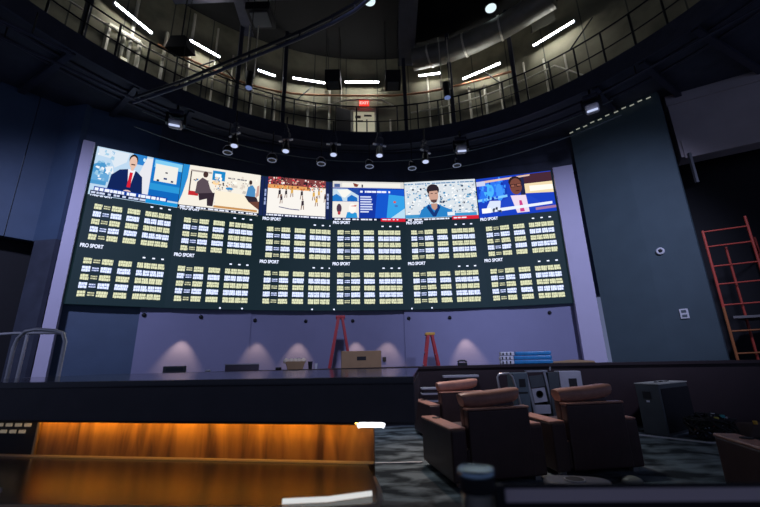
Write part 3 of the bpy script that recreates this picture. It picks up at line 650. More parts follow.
def moving_head():
    t = thing('stage_projector', 'x', 'stage light')
    b = MB(); b.box((0, 0, .26), (.34, .26, .12)); b.build('base', M_truss, t, bevel=.02)
    b = MB(); b.bar((-.2, 0, .24), (-.2, 0, -.06), .05, .14); b.bar((.2, 0, .24), (.2, 0, -.06), .05, .14); b.box((0, 0, .19), (.42, .14, .03)); b.build('yoke', M_steelblk, t)
    b = MB(); b.box((0, 0, -.04), (.3, .34, .24), rx=.5); b.build('head', M_greyeq2, t, bevel=.05)
    b = MB(); b.box((0, -.13, -.16), (.24, .14, .05), rx=.5); b.build('lens', M_lens, t, bevel=.015)
    b = MB(); b.tube([(0, 0, .3), (0, 0, .575)], .03, 8); b.build('clamp', M_steelblk, t); return t
s3 = moving_head()
for i, (p, rz, w) in enumerate((((-5.12, 8.22, 7.26), .4, 'left, over the first screen'), ((2.45, 9.75, 7.26), -.1, 'right of centre, over the fifth screen'), ((5.36, 8.0, 7.26), -.6, 'at right, above the slate wall'))):
    o = s3 if i == 0 else copy_tree(s3); o.location = p; o.rotation_euler = (0, 0, rz); tag(o, 'boxy stage light with glowing lens under the ceiling, '+w, 'stage light', 'boxy stage lights')

# ------------------------------------------------------------------ counter in front of the video wall
CR = 12.95
cn = thing('service_counter', 'long curved dark brown counter below the video wall', 'counter', tuple(lp(-.1, 0, CR)))
b = MB(); b.sector(LC, CR-.62, CR+.04, -.60, .66, 1.13, 1.18, 70); b.build('counter_top', M_brown, cn, True)
b = MB(); b.sector(LC, CR-.10, CR, -.58, .66, 0.0, 1.13, 70); b.build('back_panel', M_brown, cn, True)
b = MB(); b.sector(LC, CR-.56, CR-.50, -.58, .66, .08, 1.13, 70); b.build('front_panel', mat('reddish_brown_panel', (.024, .012, .013), .5, noise=.2), cn, True)
b = MB(); b.sector(LC, CR-.52, CR-.46, -.58, .66, 0, .08, 70); b.build('kick_plate', M_black, cn, True)
def on_counter(a, dr=0): return lp(a, 1.181, CR-.3+dr)

# step ladders standing behind the counter
def ladder(name, label, H, W, spread, cap, a, r, rz):
    p = lp(a, 0, r); t = thing(name, label, 'ladder', tuple(p), rz)
    for s_ in (-1, 1):
        b = MB(); b.bar((-spread, s_*W/2, 0), (-.05, s_*W*.32, H), .075, .035); b.build('front_rail', M_red, t)
        b = MB(); b.bar((spread, s_*W/2, 0), (.05, s_*W*.32, H), .06, .03); b.build('rear_rail', M_red, t)
    n = int(H/.3)
    for i in range(1, n):
        k = i*.3/H; x = -spread+(spread-.05)*k; w = W/2*(1-k)+W*.32*k
        b = MB(); b.box((x, 0, i*.3), (.085, 2*w, .03)); b.build('step', M_alu, t)
    for k in (.25, .75):
        x = spread+(-spread+.05)*k; w = W/2*(1-k)+W*.32*k; b = MB(); b.box((x, 0, H*k), (.03, 2*w, .03)); b.build('rear_brace', M_alu, t)
    for s_ in (-1, 1):
        b = MB(); b.bar((-spread*.55, s_*W*.41, H*.45), (spread*.55, s_*W*.41, H*.45), .02, .02); b.build('spreader', M_alu, t)
    b = MB(); b.box((0, 0, H+.02), (.24, W*.72, .07)); b.build('top_cap', cap, t, bevel=.012)
    return t
ladder('step_ladder', 'tall red step ladder behind the counter at centre', 2.40, .5, .46, M_red, -.1535, 13.75, .12)
ladder('step_ladder', 'shorter red step ladder with yellow top behind the counter', 1.93, .46, .36, M_yellow, .0140, 13.65, -.04)

# things on the counter
def cbox(name, label, cat, a, w, d, h, m, parts=None, dr=0):
    p = on_counter(a, dr); t = thing(name, label, cat, tuple(p), -a)
    b = MB(); b.box((0, 0, h/2), (w, d, h)); b.build('body', m, t, bevel=.008); return t
t = cbox('cardboard_box', 'brown cardboard box on the counter right of the tall ladder', 'box', -.1205, .88, .36, .36, M_card)
b = MB(); b.box((0, -.0, .362), (.86, .06, .004)); b.build('packing_tape', mat('tan_tape', (.5, .36, .2), .3), t)
b = MB(); b.box((.0, -.183, .2), (.2, .003, .08)); b.build('printed_label', M_ink, t)
t = cbox('storage_tray', 'low dark tray on the counter left of centre', 'tray', -.3200, .66, .3, .13, mat('dull_mauve_plastic', (.10, .08, .10), .6)); b = MB(); b.box((0, 0, .135), (.68, .32, .02)); b.build('rim', M_greyeq2, t)
t = cbox('small_terminal', 'small dark terminal on the counter below the first board', 'terminal', -.4195, .40, .2, .13, M_spk); b = MB(); b.box((0, -.102, .07), (.3, .004, .06)); b.build('screen', mat('dim_screen', (.05, .06, .07), .2), t)
# woven tray heaped with bright crumpled paper
t = thing('paper_basket', 'small tan basket filled with crumpled white paper on the counter', 'basket', tuple(on_counter(-.2345)), .25)
b = MB(); b.extr([(-.16, -.12, 0), (.16, -.12, 0), (.21, -.14, .17), (-.21, -.14, .17)], (0, .28, 0)); b.build('basket_body', M_card, t, bevel=.01)
for i in range(5):
    b = MB(); x = -.18+i*.09; b.lathe([(.02, 0), (.07, .03), (.055, .08), (.015, .11)], (x, random.uniform(-.05, .05), .13), 7, (random.uniform(-.3,.3), random.uniform(-.3,.3), 1)); b.build('crumpled_paper', mat('warm_white_paper', (.8, .68, .5), .8), t)
for a, s_, m, nm, lab, ct in ((-.2090, .10, M_ink, 'paper_cup', 'black cup on the counter just right of the paper basket', 'cup'), (-.1990, .07, M_white, 'paper_cup', 'small white cup on the counter right of the black cup', 'cup'), (-.2620, .05, M_ink, 'tape_roll', 'tiny dark roll on the counter left of the paper basket', 'tape roll'), (-.3720, .04, M_white, 'tape_roll', 'tiny white roll on the counter under the second board', 'tape roll'), (.0600, .07, M_ink, 'desk_phone', 'dark handset lying on the counter right of the yellow-topped ladder', 'phone')):
    p = on_counter(a); t = thing(nm, lab, ct, tuple(p), -a)
    if 'cup' in nm:
        b = MB(); b.lathe([(s_*.36, 0), (s_*.5, s_*1.5)], (0, 0, 0), 14); b.build('cup_body', m, t); b = MB(); b.lathe([(s_*.54, s_*1.5), (s_*.5, s_*1.62)], (0, 0, 0), 14); b.build('lid', m, t)
    elif 'roll' in nm:
        b = MB(); b.lathe([(s_*.5, 0), (s_*1.2, 0), (s_*1.2, s_*1.1), (s_*.5, s_*1.1)], (0, 0, 0), 16); b.build('roll_body', m, t)
    else:
        b = MB(); b.box((0, 0, .03), (.2, .16, .06)); b.build('phone_base', m, t, bevel=.01); b = MB(); b.tube([(-.1, 0, .07), (-.06, 0, .1), (.06, 0, .1), (.1, 0, .07)], .02, 8); b.build('handset', m, t)
# black outlet box on lavender wall, to the right of the cardboard box
p = lp(-.0665, 1.36, LR+.19); b = MB(); b.box((0, 0, 0), (.10, .05, .12)); o = b.build('junction_box', M_ink); o.location = p; o.rotation_euler.z = .066; tag(o, 'small black junction box low on the lavender wall, right of the cardboard box', 'junction box')
# blue wrapped packs
for i, (a, z, w, lab) in enumerate(((.1690, 0, 1.12, 'bottom one'), (.1685, .09, 1.10, 'middle one'), (.1700, .18, 1.04, 'top one'))):
    p = on_counter(a); t = thing('wrapped_pack', 'long blue wrapped pack on the counter at right, %s of the stack' % lab, 'pack', (p.x, p.y, p.z+z), -a+.02*i, 'blue wrapped packs')
    b = MB(); b.box((.14, 0, .044), (w*.72, .30, .084)); b.build('wrap', M_blue, t, bevel=.02)
    b = MB(); b.box((-.40, 0, .044), (.28, .28, .082)); b.build('pale_end', M_white, t, bevel=.015)
    for x in (-.5, -.42, -.34): b = MB(); b.box((x, -.142, .044), (.03, .004, .055)); b.build('dark_print', M_ink, t)
p = on_counter(.242); b = MB(); b.add([(-.45, -.16, .0), (.45, -.14, .0), (.5, .12, .03), (.1, .16, .06), (-.4, .14, .02)], [(0,1,2,3,4)]); b.add([(-.45, -.16, .012), (.45, -.14, .012), (.5, .12, .042), (.1, .16, .072), (-.4, .14, .032)], [(0,1,2,3,4)])
o = b.build('paper_sheet', M_card); o.location = p; o.rotation_euler.z = -.2; tag(o, 'flat brown paper sheet on the counter right of the blue packs', 'paper')

# ------------------------------------------------------------------ fittings on side walls
def wall_item(name, label, cat, p, n, build):
    t = thing(name, label, cat, p, math.atan2(n[1], n[0])+PI/2); build(t); return t
def det(t):
    b = MB(); b.lathe([(.085, 0), (.085, .03), (.045, .035), (.045, .01)], (0, 0, 0), 24, (0, -1, 0)); b.build('white_ring', M_white, t)
    b = MB(); b.lathe([(.044, 0), (.040, .03), (.02, .045)], (0, 0, 0), 16, (0, -1, 0)); b.build('black_dome', M_ink, t)
nR = Vector((-.72, -.67)).normalized()
wall_item('round_detector', 'white ring detector with black centre high on the slate wall', 'detector', (6.745+.01*nR[0], 8.69+.01*nR[1], 3.70), nR, det)
def plate(t):
    b = MB(); b.box((0, -.01, 0), (.16, .02, .22)); b.build('cover_plate', M_white, t, bevel=.005)
    for z in (.05, -.05): b = MB(); b.box((0, -.022, z), (.09, .006, .06)); b.build('socket', M_greyeq, t)
wall_item('wall_switch', 'white switch plate on the slate wall below the ring detector', 'switch', (6.853, 8.568, 2.19), nR, plate)
wall_item('wall_outlet', 'small pale outlet plate low on the dark wall at far left', 'outlet', (-7.72, 8.74, 1.47), (0, -1), lambda t: plate(t))

# glowing dashes painting small light reflections along the slate wall's top edge
t = thing('edge_glint_row', 'row of tiny painted light glints along the top edge of the slate wall', 'painted glints', (6.3, 9.0, 7.7))
for i in range(11):
    A_, B_ = ((5.80, 9.78), (6.55, 8.86)) if i < 6 else ((6.57, 8.85), (7.2, 8.16)); k = (i/6) if i < 6 else (i-6)/5
    x, y = A_[0]+(B_[0]-A_[0])*k-.04, A_[1]+(B_[1]-A_[1])*k-.04
    b = MB(); b.box((x, y, 7.70+.02*(i % 2)), (.10, .02, .022), -.85); b.build('painted_glint', glow('glint_glow', (.75, .78, .65), .35 if i < 4 else .35), t, True)
# red scaffold frames by the right wall
sf = thing('scaffold_tower', 'red and orange scaffold frames beyond the end of the slate wall', 'scaffold', (7.45, 8.0, 0))
A_, B_, C_, D_ = Vector((7.30, 8.05, 0)), Vector((8.04, 7.75, 0)), Vector((8.5, 9.0, 0)), Vector((9.1, 8.7, 0))
def upr(p, z0, z1, m, nm='upright'): b = MB(); b.tube([p+Vector((0,0,z0)), p+Vector((0,0,z1))], .026, 8); b.build(nm, m, sf, True)
upr(A_, 0, 2.25, M_orangesteel); upr(A_, 2.25, 3.98, M_redsteel); upr(B_, 0, 2.25, M_orangesteel); upr(B_, 2.25, 4.2, M_redsteel); upr(D_, 0, 4.0, M_redsteel); upr(Vector((8.1, 8.45, 0)), 0, 3.7, M_redsteel)
for i, z in enumerate((.45, .9, 1.3, 1.75, 2.3, 2.75, 3.15, 3.6, 3.95)):
    b = MB(); b.tube([A_+Vector((0,0,z)), B_+Vector((0,0,z+.02))], .017, 8); b.build('rung', M_orangesteel if z < 2.2 else M_redsteel, sf, True)
for z in (1.2, 2.6, 3.9): b = MB(); b.tube([B_+Vector((0,0,z)), D_+Vector((0,0,z-.3))], .014, 8); b.build('cross_brace', M_redsteel, sf, True)
b = MB(); b.prism([(7.5, 8.1), (8.2, 7.8), (9.1, 8.6), (8.5, 8.9)], 2.02, 2.07); b.build('deck_board', mat('grey_deck', (.2, .19, .18), .8), sf, True)

# ------------------------------------------------------------------ armchairs
def armchair(name, label):
    t = thing(name, label, 'armchair')
    W = 1.12; D = 1.06
    for s_ in (-1, 1):
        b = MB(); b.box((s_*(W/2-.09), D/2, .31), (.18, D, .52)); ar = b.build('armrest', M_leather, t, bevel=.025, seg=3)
        b = MB(); b.box((s_*(W/2-.09), D/2+.01, .578), (.19, D-.02, .03)); b.build('arm_pad', M_leatherLit, ar, bevel=.013)
    b = MB(); b.box((0, D/2, .22), (W-.365, D-.04, .30)); b.build('seat_base', M_leather, t, bevel=.02)
    b = MB(); b.box((0, D/2+.10, .43), (W-.38, D-.26, .14)); b.build('seat_cushion', M_leather, t, bevel=.045, seg=4)
    b = MB(); b.box((.03, .05, .41), (.76, .12, .71)); bp_ = b.build('back_panel', M_leather, t, bevel=.02)
    b = MB(); b.box((.03, .05, .775), (.77, .135, .024)); b.build('back_piping', M_leatherLit, bp_, bevel=.01)
    b = MB(); b.box((0, .20, .62), (.66, .18, .46), rx=-.10); b.build('back_cushion', M_leather, t, bevel=.06, seg=4)
    # slumped head pillow: a bolster with pinched corners
    N = 14; mb = MB(); vs = []; n = 14
    for i in range(N+1):
        u = -1+2*i/N; x = u*.355; k = (1-abs(u)**5)**.5 if abs(u) < 1 else 0; k = .80+.20*k; sag = .024*u-.012*(1-u*u)
        for j in range(n):
            th = j*2*PI/n; ry, rz_ = .115*k, .088*k
            c_, s_ = math.cos(th), math.sin(th); vs.append((x+.02*s_*u, .17+ry*math.copysign(abs(c_)**.7, c_), .885+sag+rz_*math.copysign(abs(s_)**.75, s_)))
    fs = [(i*n+j, i*n+(j+1) % n, (i+1)*n+(j+1) % n, (i+1)*n+j) for i in range(N) for j in range(n)]
    mb.add(vs, fs, True); mb.add(vs[:n]+vs[N*n:], [tuple(range(n-1, -1, -1)), tuple(range(n, 2*n))], True)
    mb.build('head_pillow', M_leatherLit, t, subsurf=1)
    for sx in (-1, 1):
        for y in (.08, D-.08): b = MB(); b.box((sx*(W/2-.1), y, .025), (.07, .07, .05)); b.build('foot', M_alu, t)
    return t
ch = armchair('armchair', 'brown leather armchair in the middle, seen from behind beside the steel post')
b = MB(); b.lathe([(.042, 0), (.05, 0), (.05, .008), (.042, .008)], (-.44, .80, .593), 18); b.build('cup_ring', M_ink, ch)
ch.location = (.78, 4.62, 0); ch.rotation_euler.z = R_(8)
# move so that rear-left corner sits at the photographed spot
def place(c, x, y, deg):
    W = 1.12; r = R_(deg); c.location = (x+W/2*math.cos(r), y+W/2*math.sin(r), 0); c.rotation_euler = (0, 0, r)
place(ch, .73, 4.48, 12)
c2 = copy_tree(ch); place(c2, 1.97, 4.80, 8); c2['label'] = 'brown leather armchair right of the middle one, seen from behind'
c3 = copy_tree(ch); place(c3, .78, 6.75, 11); c3['label'] = 'brown leather armchair farther back, beyond the middle one'
c4 = copy_tree(ch); place(c4, 2.92, 2.90, -12); c4['label'] = 'dark armchair cut off by the right edge of the photo'
for c in (ch, c2, c3, c4): c['group'] = 'leather armchairs'

# ------------------------------------------------------------------ gear between the chairs and counter
def gearbox(name, label, cat, x, y, w, d, h, rz, m, tilt=0, z0=0):
    t = thing(name, label, cat, (x, y, 0), rz); b = MB(); b.box((0, 0, h/2), (w, d, h), rx=tilt); b.build('cabinet', m, t, bevel=.012)
    return t
t = gearbox('loudspeaker', 'grey-green loudspeaker panel with a black port behind the armchairs', 'speaker', 2.70, 7.95, .30, .3, 1.03, .12, M_greyeq)
b = MB(); b.box((.02, -.153, .84), (.13, .01, .15)); b.build('black_port', M_ink, t); b = MB(); b.box((.02, -.153, .66), (.18, .01, .03)); b.build('handle_slot', M_ink, t)
t = gearbox('loudspeaker', 'light grey loudspeaker panel with a black port, right of the cart', 'speaker', 3.74, 8.0, .42, .3, 1.04, -.1, M_greyeq2)
b = MB(); b.box((.03, -.153, .82), (.15, .01, .16)); b.build('black_port', M_ink, t); b = MB(); b.box((.05, -.153, .66), (.14, .008, .08)); b.build('white_sticker', M_white, t)
t = thing('equipment_cart', 'upright cart with two steel rails and a marked plate between the loudspeakers', 'cart', (3.06, 7.9, 0), 0)
for x in (-.17, .20): b = MB(); b.bar((x+.09, 0, .02), (x-.03, 0, 1.04), .045, .04); b.build('side_rail', M_alu, t)
b = MB(); b.box((.02, .03, 1.05), (.42, .12, .03)); b.build('top_bar', M_alu, t)
b = MB(); b.box((.02, 0, .60), (.26, .04, .26), ry=-.1); mp_ = b.build('marked_plate', M_greyeq2, t)
b = MB(); b.lathe([(.07, 0), (.07, .006), (.05, .006), (.05, 0)], (.02, -.024, .62), 20, (0, -1, 0)); b.build('round_emblem', M_ink, mp_)
b = MB(); b.box((.03, .03, .86), (.3, .03, .22), ry=-.1); b.build('upper_plate', M_spk, t)
b = MB(); b.box((.05, .0, .34), (.3, .03, .16)); b.build('lower_plate', M_greyeq2, t)
b = MB(); b.box((.33, .08, .52), (.20, .25, 1.0)); b.build('side_case', M_spk, t)
b = MB(); b.tube([(.30, 0, 1.06), (.31, 0, 1.13)], .016, 8); b.build('latch', M_alu, t)
t = thing('hand_truck', 'bent pale tube frame of a hand truck beside the grey-green loudspeaker', 'hand truck', (2.36, 7.45, 0), 0)
b = MB(); b.tube([(-.16, 0, 0.05), (-.17, 0, .55), (-.20, 0, .98), (-.16, 0, 1.03), (.02, 0, 1.04), (.08, 0, .98), (.17, 0, .55), (.2, 0, .05)], .022, 10); b.build('frame', M_alu, t)
b = MB(); b.box((.01, -.1, .02), (.42, .22, .03)); b.build('toe_plate', M_alu, t)
for x in (-.2, .22): b = MB(); b.lathe([(.1, -.025), (.1, .025)], (x, .12, .1), 18, (1, 0, 0)); b.build('wheel', M_ink, t)
for i, (x, y, z, w, lab) in enumerate(((1.64, 8.35, .97, .74, 'pale folded bar lying across stands behind the farther armchair'), (1.98, 8.75, .85, .40, 'short pale bar left of the hand truck'))):
    t = thing('folding_bench', lab, 'bench', (x, y, 0), 0)
    b = MB(); b.box((0, 0, z), (w, .2, .05)); b.build('top', M_greyeq2, t, bevel=.01)
    for s_ in (-1, 1): b = MB(); b.bar((s_*w*.38, 0, 0), (s_*w*.38, 0, z-.02), .04, .04); b.build('leg', M_steelblk, t)
t = thing('folding_chair', 'stack of pale metal slats left of the farther armchair', 'folding chair', (.98, 8.1, 0), 0)
for z in (.52, .66, .76): b = MB(); b.box((0, 0, z), (.42, .3, .035)); b.build('slat', M_greyeq2, t, bevel=.01)
for s_ in (-1, 1): b = MB(); b.bar((s_*.18, 0, 0), (s_*.18, 0, .78), .03, .03); b.build('leg', M_steelblk, t)

# big sub cabinet on the floor at right
t = thing('floor_subwoofer', 'charcoal subwoofer cabinet with pale top standing on the carpet at right', 'speaker', (5.08, 7.27, 0), R_(31))
b = MB(); b.box((0, 0, .41), (1.07, .38, .82)); cb_ = b.build('cabinet', M_spk, t, bevel=.015)
b = MB(); b.box((0, 0, .828), (1.08, .39, .016)); b.build('top_panel', mat('pale_grey_top', (.5, .5, .42), .7, noise=.4, nscale=12), t)  # top panel paler than the cabinet and mottled
for i in range(7): b = MB(); b.box((-.2+i*.07, .02*math.sin(i*2), .843), (.05, .03, .014), rz=i); b.build('loose_screw', M_ink, t)
b = MB(); b.box((-.537, .02, .64), (.01, .13, .12)); b.build('handle_recess', M_ink, cb_); b = MB(); b.box((-.537, .02, .54), (.01, .05, .03)); b.build('sticker', M_white, cb_)
b = MB(); b.box((.02, -.194, .40), (1.02, .01, .70)); b.build('grille', M_black, t)
# tangle of cable beside it
t = thing('cable_heap', 'tangled heap of dark cable with bright plugs on the carpet by the subwoofer', 'cables', (5.22, 6.55, 0))
for q in range(7):
    pts = []; ph = random.uniform(0, 6); r0 = random.uniform(.12, .34)
    for i in range(26): th = ph+i*.5; pts.append((r0*math.cos(th)+random.uniform(-.05, .05), r0*.8*math.sin(th)+random.uniform(-.05, .05), .03+abs(.42*math.sin(i*.37+q))*(1-r0)))
    b = MB(); b.tube(pts, .014, 6); b.build('cable', M_ink, t)
for i, cc in enumerate(((.05,.5,.3), (.75,.75,.7), (.7,.6,.1), (.05,.4,.4), (.6,.25,.1), (.7,.7,.75), (.6,.6,.6), (.1,.35,.3), (.7,.7,.7), (.4,.1,.1))):
    b = MB(); b.box((random.uniform(-.32, .36), random.uniform(-.25, .2), random.uniform(.1, .40)), (.06, .04, .04), rz=random.uniform(0, 3)); b.build('plug', mat('plug_%d' % i, cc, .4), t)
t = thing('tool_bag', 'low dark tool bag with a yellow plug right of the cable heap', 'bag', (6.25, 6.75, 0), .1)
b = MB(); b.extr([(-.5, -.16, .0), (.5, -.16, 0), (.38, -.12, .17), (-.3, -.12, .2)], (0, .3, 0)); b.build('bag_body', mat('brown_canvas', (.07, .045, .035), .9, noise=.3), t, bevel=.03)
b = MB(); b.lathe([(.03, 0), (.03, .05)], (-.25, -.1, .2), 12); b.build('yellow_plug', M_yellow, t)
# floor edging
for A_, B_, m, lab in (((-.62, 5.58), (.50, 5.58), M_white, 'bright metal edging strip on the carpet left of the middle armchair'), ((4.2, 7.2), (4.95, 6.35), M_white, 'pale edging strip on the carpet in front of the subwoofer'), ((4.95, 6.35), (6.9, 5.9), M_white, 'pale edging strip running to the right edge of the carpet')):
    b = MB(); b.bar((*A_, .008), (*B_, .008), .045, .016); tag(b.build('floor_edging', m), lab, 'edging')
# foreground grey side table with a cup hole
t = thing('cup_table', 'rounded grey side table with a round cup hole in front of the right armchair', 'side table', (1.64, 3.62, 0), R_(-14))
N = 28; prof = []
for i in range(N): th = i*2*PI/N; ct, st = math.cos(th), math.sin(th); prof.append((.27*abs(ct)**.55*(1 if ct > 0 else -1), .15*abs(st)**.7*(1 if st > 0 else -1)))
M_cup = mat('soft_grey_plastic', (.13, .13, .15), .45)
b = MB(); b.prism(prof, .24, .31); b.build('table_top', M_cup, t, bevel=.03, seg=3)
b = MB(); b.lathe([(.075, 0), (.075, .006)], (-.02, 0, .311), 24); b.build('cup_hole', M_ink, t); b = MB(); b.tube([(-.02+.08*math.cos(k*PI/12), .08*math.sin(k*PI/12), .313) for k in range(24)], .007, 6, True); b.build('cup_rim', M_greyeq2, t)
b = MB(); b.tube([(0, 0, 0), (0, 0, .24)], .03, 12); b.lathe([(.16, 0), (.15, .02)], (0, 0, 0), 24); b.build('pedestal', M_steelblk, t)
for i, (x, y, z, lab) in enumerate(((1.29, 4.12, .0, 'crumpled clear wrapper on the floor behind the middle armchair'), (2.66, 4.58, 0, 'crumpled grey cloth on the floor behind the right armchair'), (2.2, 4.5, 0, 'small pale scrap on the floor under the right armchair'))):
    b = MB(); pr = [(.01, .0), (.08, .005), (.07, .05), (.03, .08), (.005, .085)]
    b.lathe(pr, (0, 0, 0), 7); o = b.build('crumpled_wrapper', mat('dusty_wrapper', (.35, .34, .28), .5)); o.location = (x, y, z); o.scale = (1+.5*i, 1, .8); tag(o, lab, 'litter')

# ------------------------------------------------------------------ foreground service desk
DKY = R_(-6.0)
t = thing('service_desk', 'black-topped service desk with amber-lit wood panel across the foreground', 'desk', (.18, 2.34, 0), DKY)
# local frame: x to the right (end at 0), y away from camera
b = MB(); b.prism([(0, 0), (0, 2.3), (-4.2, 2.5), (-4.2, .34)], 1.19, 1.235); b.build('high_counter_top', M_ctop, t, bevel=.004)
b = MB(); b.prism([(0, .002), (0, .04), (-4.2, .378), (-4.2, .342)], .98, 1.19); b.build('fascia', M_fascia, t)
b = MB(); b.box((-.02, 1.18, 1.085), (.04, 2.2, .205)); b.build('end_fascia', M_fascia, t)
b = MB(); b.prism([(-.04, .045), (-.04, .26), (-4.2, .56), (-4.2, .385)], .99, 1.005); b.build('fascia_underside', M_black, t)
b = MB(); b.prism([(-.27, .225), (-.27, .255), (-2.78, .411), (-2.78, .381)], .60, .99); b.build('wood_panel', M_wood, t)
b = MB(); b.prism([(-2.80, .39), (-2.80, .42), (-4.2, .53), (-4.2, .50)], .70, .99); vp_ = b.build('vent_panel', M_ink, t)
for q in range(3):
    for i in range(9 if q < 2 else 0):
        b = MB(); b.box((-2.90-i*.085-(.035 if q else 0), .388+i*.0058, .925-q*.045), (.050, .008, .022)); b.build('vent_slot', mat('glowing_slot', (.55, .5, .4), .5, emit=(1, .85, .6), estr=.12), vp_)  # faint glow put into the slots so they show bright
b = MB(); b.box((-2.79, .376, .85), (.018, .02, .27)); b.build('panel_edge', M_brass, t)
b = MB(); b.prism([(-.27, .205), (-.27, .222), (-2.79, .372), (-4.2, .48), (-4.2, .46), (-2.79, .353)], .717, .728); b.build('desk_upstand', mat('dull_gold_trim', (.55, .42, .26), .45), t)
# low work surface with a curved brass nose
pts = [(-4.2, .48), (-2.61, .364), (-.31, .22), (-.285, .10), (-.24, -.04), (-.20, -.20), (-.175, -.35), (-.175, -.45), (-.42, -.50), (-1.2, -.52), (-2.4, -.54), (-4.2, -.56)]
b = MB(); b.prism(pts[::-1], .68, .715); b.build('work_surface', M_desk, t)
b = MB(); b.tube([(x, y, .698) for x, y in pts[4:]], .019, 8); b.build('nosing', MATS['dull_gold_trim'], t)
b = MB(); b.box((-2.3, -.25, .335), (3.8, .04, .67)); b.build('knee_panel', M_black, t)
b = MB(); b.prism([(-.29, .26), (-.62, 2.2), (-4.1, 2.4), (-4.1, .5), (-2.6, .42)], 0, .97); b.build('carcass', M_black, t)
b = MB(); b.box((-2.25, -.40, .725), (.2, .07, .02)); b.build('card_holder', M_greyeq2, t)
# amber strip under the overhang and white tube at its end
b = MB(); b.bar((-.36, .09, .972), (-2.76, .298, .972), .012, .012); b.build('amber_strip', glow('amber_led', (1.0, .48, .055), 50), t)
b = MB(); b.bar((-.36, .077, .974), (-2.77, .285, .974), .008, .030); b.bar((-.36, .084, .961), (-2.77, .292, .961), .020, .006); b.build('strip_channel', M_black, t)
b = MB(); b.tube([(-.345, .065, .955), (-.33, .065, .962), (-.20, .055, .962), (-.185, .055, .955)], .0135, 10); b.build('white_tube', glow('white_led', (.9, .93, 1.0), 3.2), t)

b = MB(); b.tube([(-.60, -.475, .728), (-.40, -.44, .728), (-.21, -.355, .728)], .011, 10); b.build('reflection_streak', glow('streak_glow', (.85, .86, .85), .75), t)  # added glowing bar standing in for the white streak reflected on the desk

# chrome handrail standing beyond the desk at left
t = thing('chrome_handrail', 'bent chrome tube handrail standing beyond the desk at far left', 'handrail', (-5.0, 5.7, 0), 0)
b = MB(); b.tube([(-5.36, 5.6, 0), (-5.38, 5.6, 1.62), (-5.35, 5.6, 1.76), (-5.26, 5.6, 1.86), (-5.1, 5.6, 1.885), (-4.82, 5.6, 1.86), (-4.70, 5.6, 1.82), (-4.64, 5.6, 1.70), (-4.64, 5.6, 0)], .026, 10); b.build('front_loop', M_chrome, t, True)
b = MB(); b.tube([(-6.6, 5.9, 1.82), (-5.7, 5.88, 1.86), (-5.0, 5.85, 1.85), (-4.72, 5.66, 1.82)], .022, 10); b.build('rear_bar', M_chrome, t, True)
b = MB(); b.tube([(-5.5, 5.88, 0), (-5.48, 5.88, 1.84)], .022, 10); b.build('rear_post', M_chrome, t, True)

# ------------------------------------------------------------------ stanchion with belt
t = thing('belt_stanchion', 'shiny steel queue post with belt in the bottom foreground', 'stanchion', (.205, .95, 0), 0)
b = MB(); b.tube([(0, 0, .02), (0, 0, 1.045)], .034, 24); b.build('post', mat('polished_steel', (.8, .72, .6), .28, metal=1.), t)
b = MB(); b.lathe([(.038, 1.045), (.040, 1.05), (.040, 1.078)], (0, 0, 0), 28); bc_ = b.build('belt_cassette', M_black, t)
b = MB(); b.lathe([(.041, 1.079), (.041, 1.088), (.037, 1.092), (.033, 1.089)], (0, 0, 0), 28); b.build('cap', mat('blue_grey_metal', (.28, .40, .46), .25, metal=.8, noise=.4, nscale=40), bc_)
b = MB(); b.lathe([(.17, 0), (.17, .012), (.05, .03)], (0, 0, 0), 32); b.build('base', M_steelblk, t)
b = MB(); b.box((.048, 0, 1.03), (.02, .02, .055)); b.bar((.043, 0, 1.030), (1.9, .0, 1.0), .004, .055)
bl_ = b.build('belt', M_black, t); b = MB(); b.bar((.06, -.003, 1.036), (1.9, -.003, 1.008), .004, .026); b.build('belt_stripe', mat('mauve_webbing', (.75, .62, .62), .7), bl_)
t = thing('belt_stanchion', 'queue post outside the right edge that holds the far end of the belt', 'stanchion', (2.32, .95, 0), 0)
b = MB(); b.tube([(-.18, 0, .02), (-.18, 0, 1.07)], .036, 20); b.build('post', MATS['polished_steel'], t); b = MB(); b.lathe([(.17, 0), (.17, .012), (.05, .03)], (-.18, 0, 0), 24); b.build('base', M_steelblk, t)

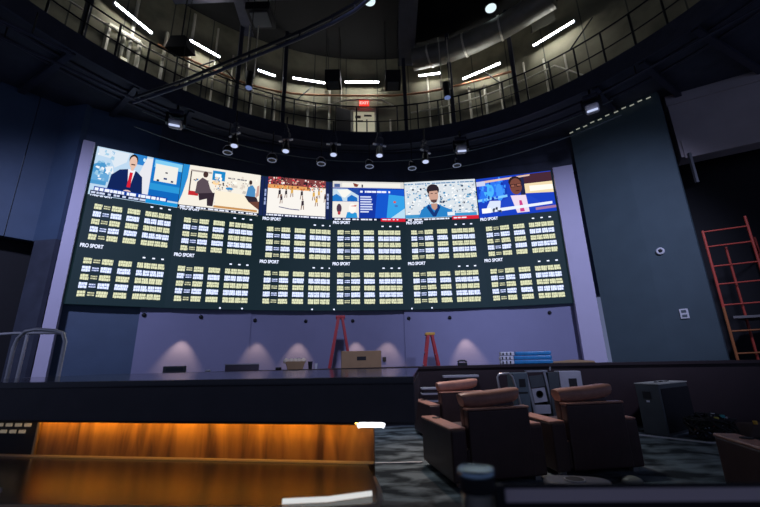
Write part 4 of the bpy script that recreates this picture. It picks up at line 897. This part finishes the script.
# ------------------------------------------------------------------ lamps
def lamp(kind, loc, energy, color, target=None, size=.1, spot=None, blend=1.):
    l = bpy.data.lights.new('lamp', kind); l.energy = energy; l.color = color
    if kind == 'SPOT': l.spot_size = R_(spot); l.spot_blend = blend; l.shadow_soft_size = size
    if kind == 'AREA': l.size = size
    if kind == 'POINT': l.shadow_soft_size = size
    o = bpy.data.objects.new('lamp', l); col.objects.link(o); o.location = loc
    if target is not None: o.rotation_euler = (Vector(target)-Vector(loc)).to_track_quat('-Z', 'Y').to_euler()
    return o
for (a, z, tgt), e_ in zip(HEADS, (0, 60, 34, 40, 40, 44, 52, 0)):
    if tgt is None: continue
    p = lp(a+(tgt-a)*.8, z-.20, wall_r(a)-.32); q = lp(tgt, .9, wall_r(tgt)-.16)
    lamp('SPOT', p, e_, (1, .68, .46), q, .02, 60, .6)
for x, e_, q in ((-5.2, 1700, (-7.0, 8.4, 3.2)), (0, 1400, (.1, 10.3, 2.3)), (5.0, 2100, (5.2, 9.9, 3.0))):   # added unseen blue wash lamps for the lower wall and fins
    lamp('SPOT', (x, 1.5, 7.3), e_, (.55, .60, 1.0), q, .3, 58, 1.)
lamp('SPOT', (-.13, 8.98, 11.9), 1100, (.85, .93, 1.0), (.8, 6.6, 0), .1, 36, 1.)
lamp('SPOT', (1.3, 9.3, 7.6), 950, (1.0, .70, .58), (1.3, 6.0, .5), .1, 31, 1.)

w = bpy.data.worlds.new('world'); sc.world = w; w.use_nodes = True
w.node_tree.nodes['Background'].inputs[0].default_value = (.35, .42, .75, 1); w.node_tree.nodes['Background'].inputs[1].default_value = .25

# ------------------------------------------------------------------ camera
cam = bpy.data.cameras.new('camera'); co = bpy.data.objects.new('camera', cam); col.objects.link(co)
cam.sensor_width = 36; cam.lens = 374.57/760*36; cam.clip_start = .05
p, r = R_(15.922), R_(-1.345)
F = Vector((0, math.cos(p), math.sin(p))); U = Vector((0, -math.sin(p), math.cos(p))); X = Vector((1, 0, 0))
X2 = math.cos(r)*X+math.sin(r)*U; U2 = -math.sin(r)*X+math.cos(r)*U
m = Matrix((X2, U2, -F)).transposed().to_4x4(); m.translation = (0, 0, EYE); co.matrix_world = m
cam.dof.use_dof = True; cam.dof.focus_distance = 10.5; cam.dof.aperture_fstop = 1.5
sc.camera = co
sc.view_settings.view_transform = 'Standard'; sc.view_settings.look = 'None'; sc.view_settings.exposure = .12; sc.view_settings.gamma = 1
sc.view_settings.use_curve_mapping = False
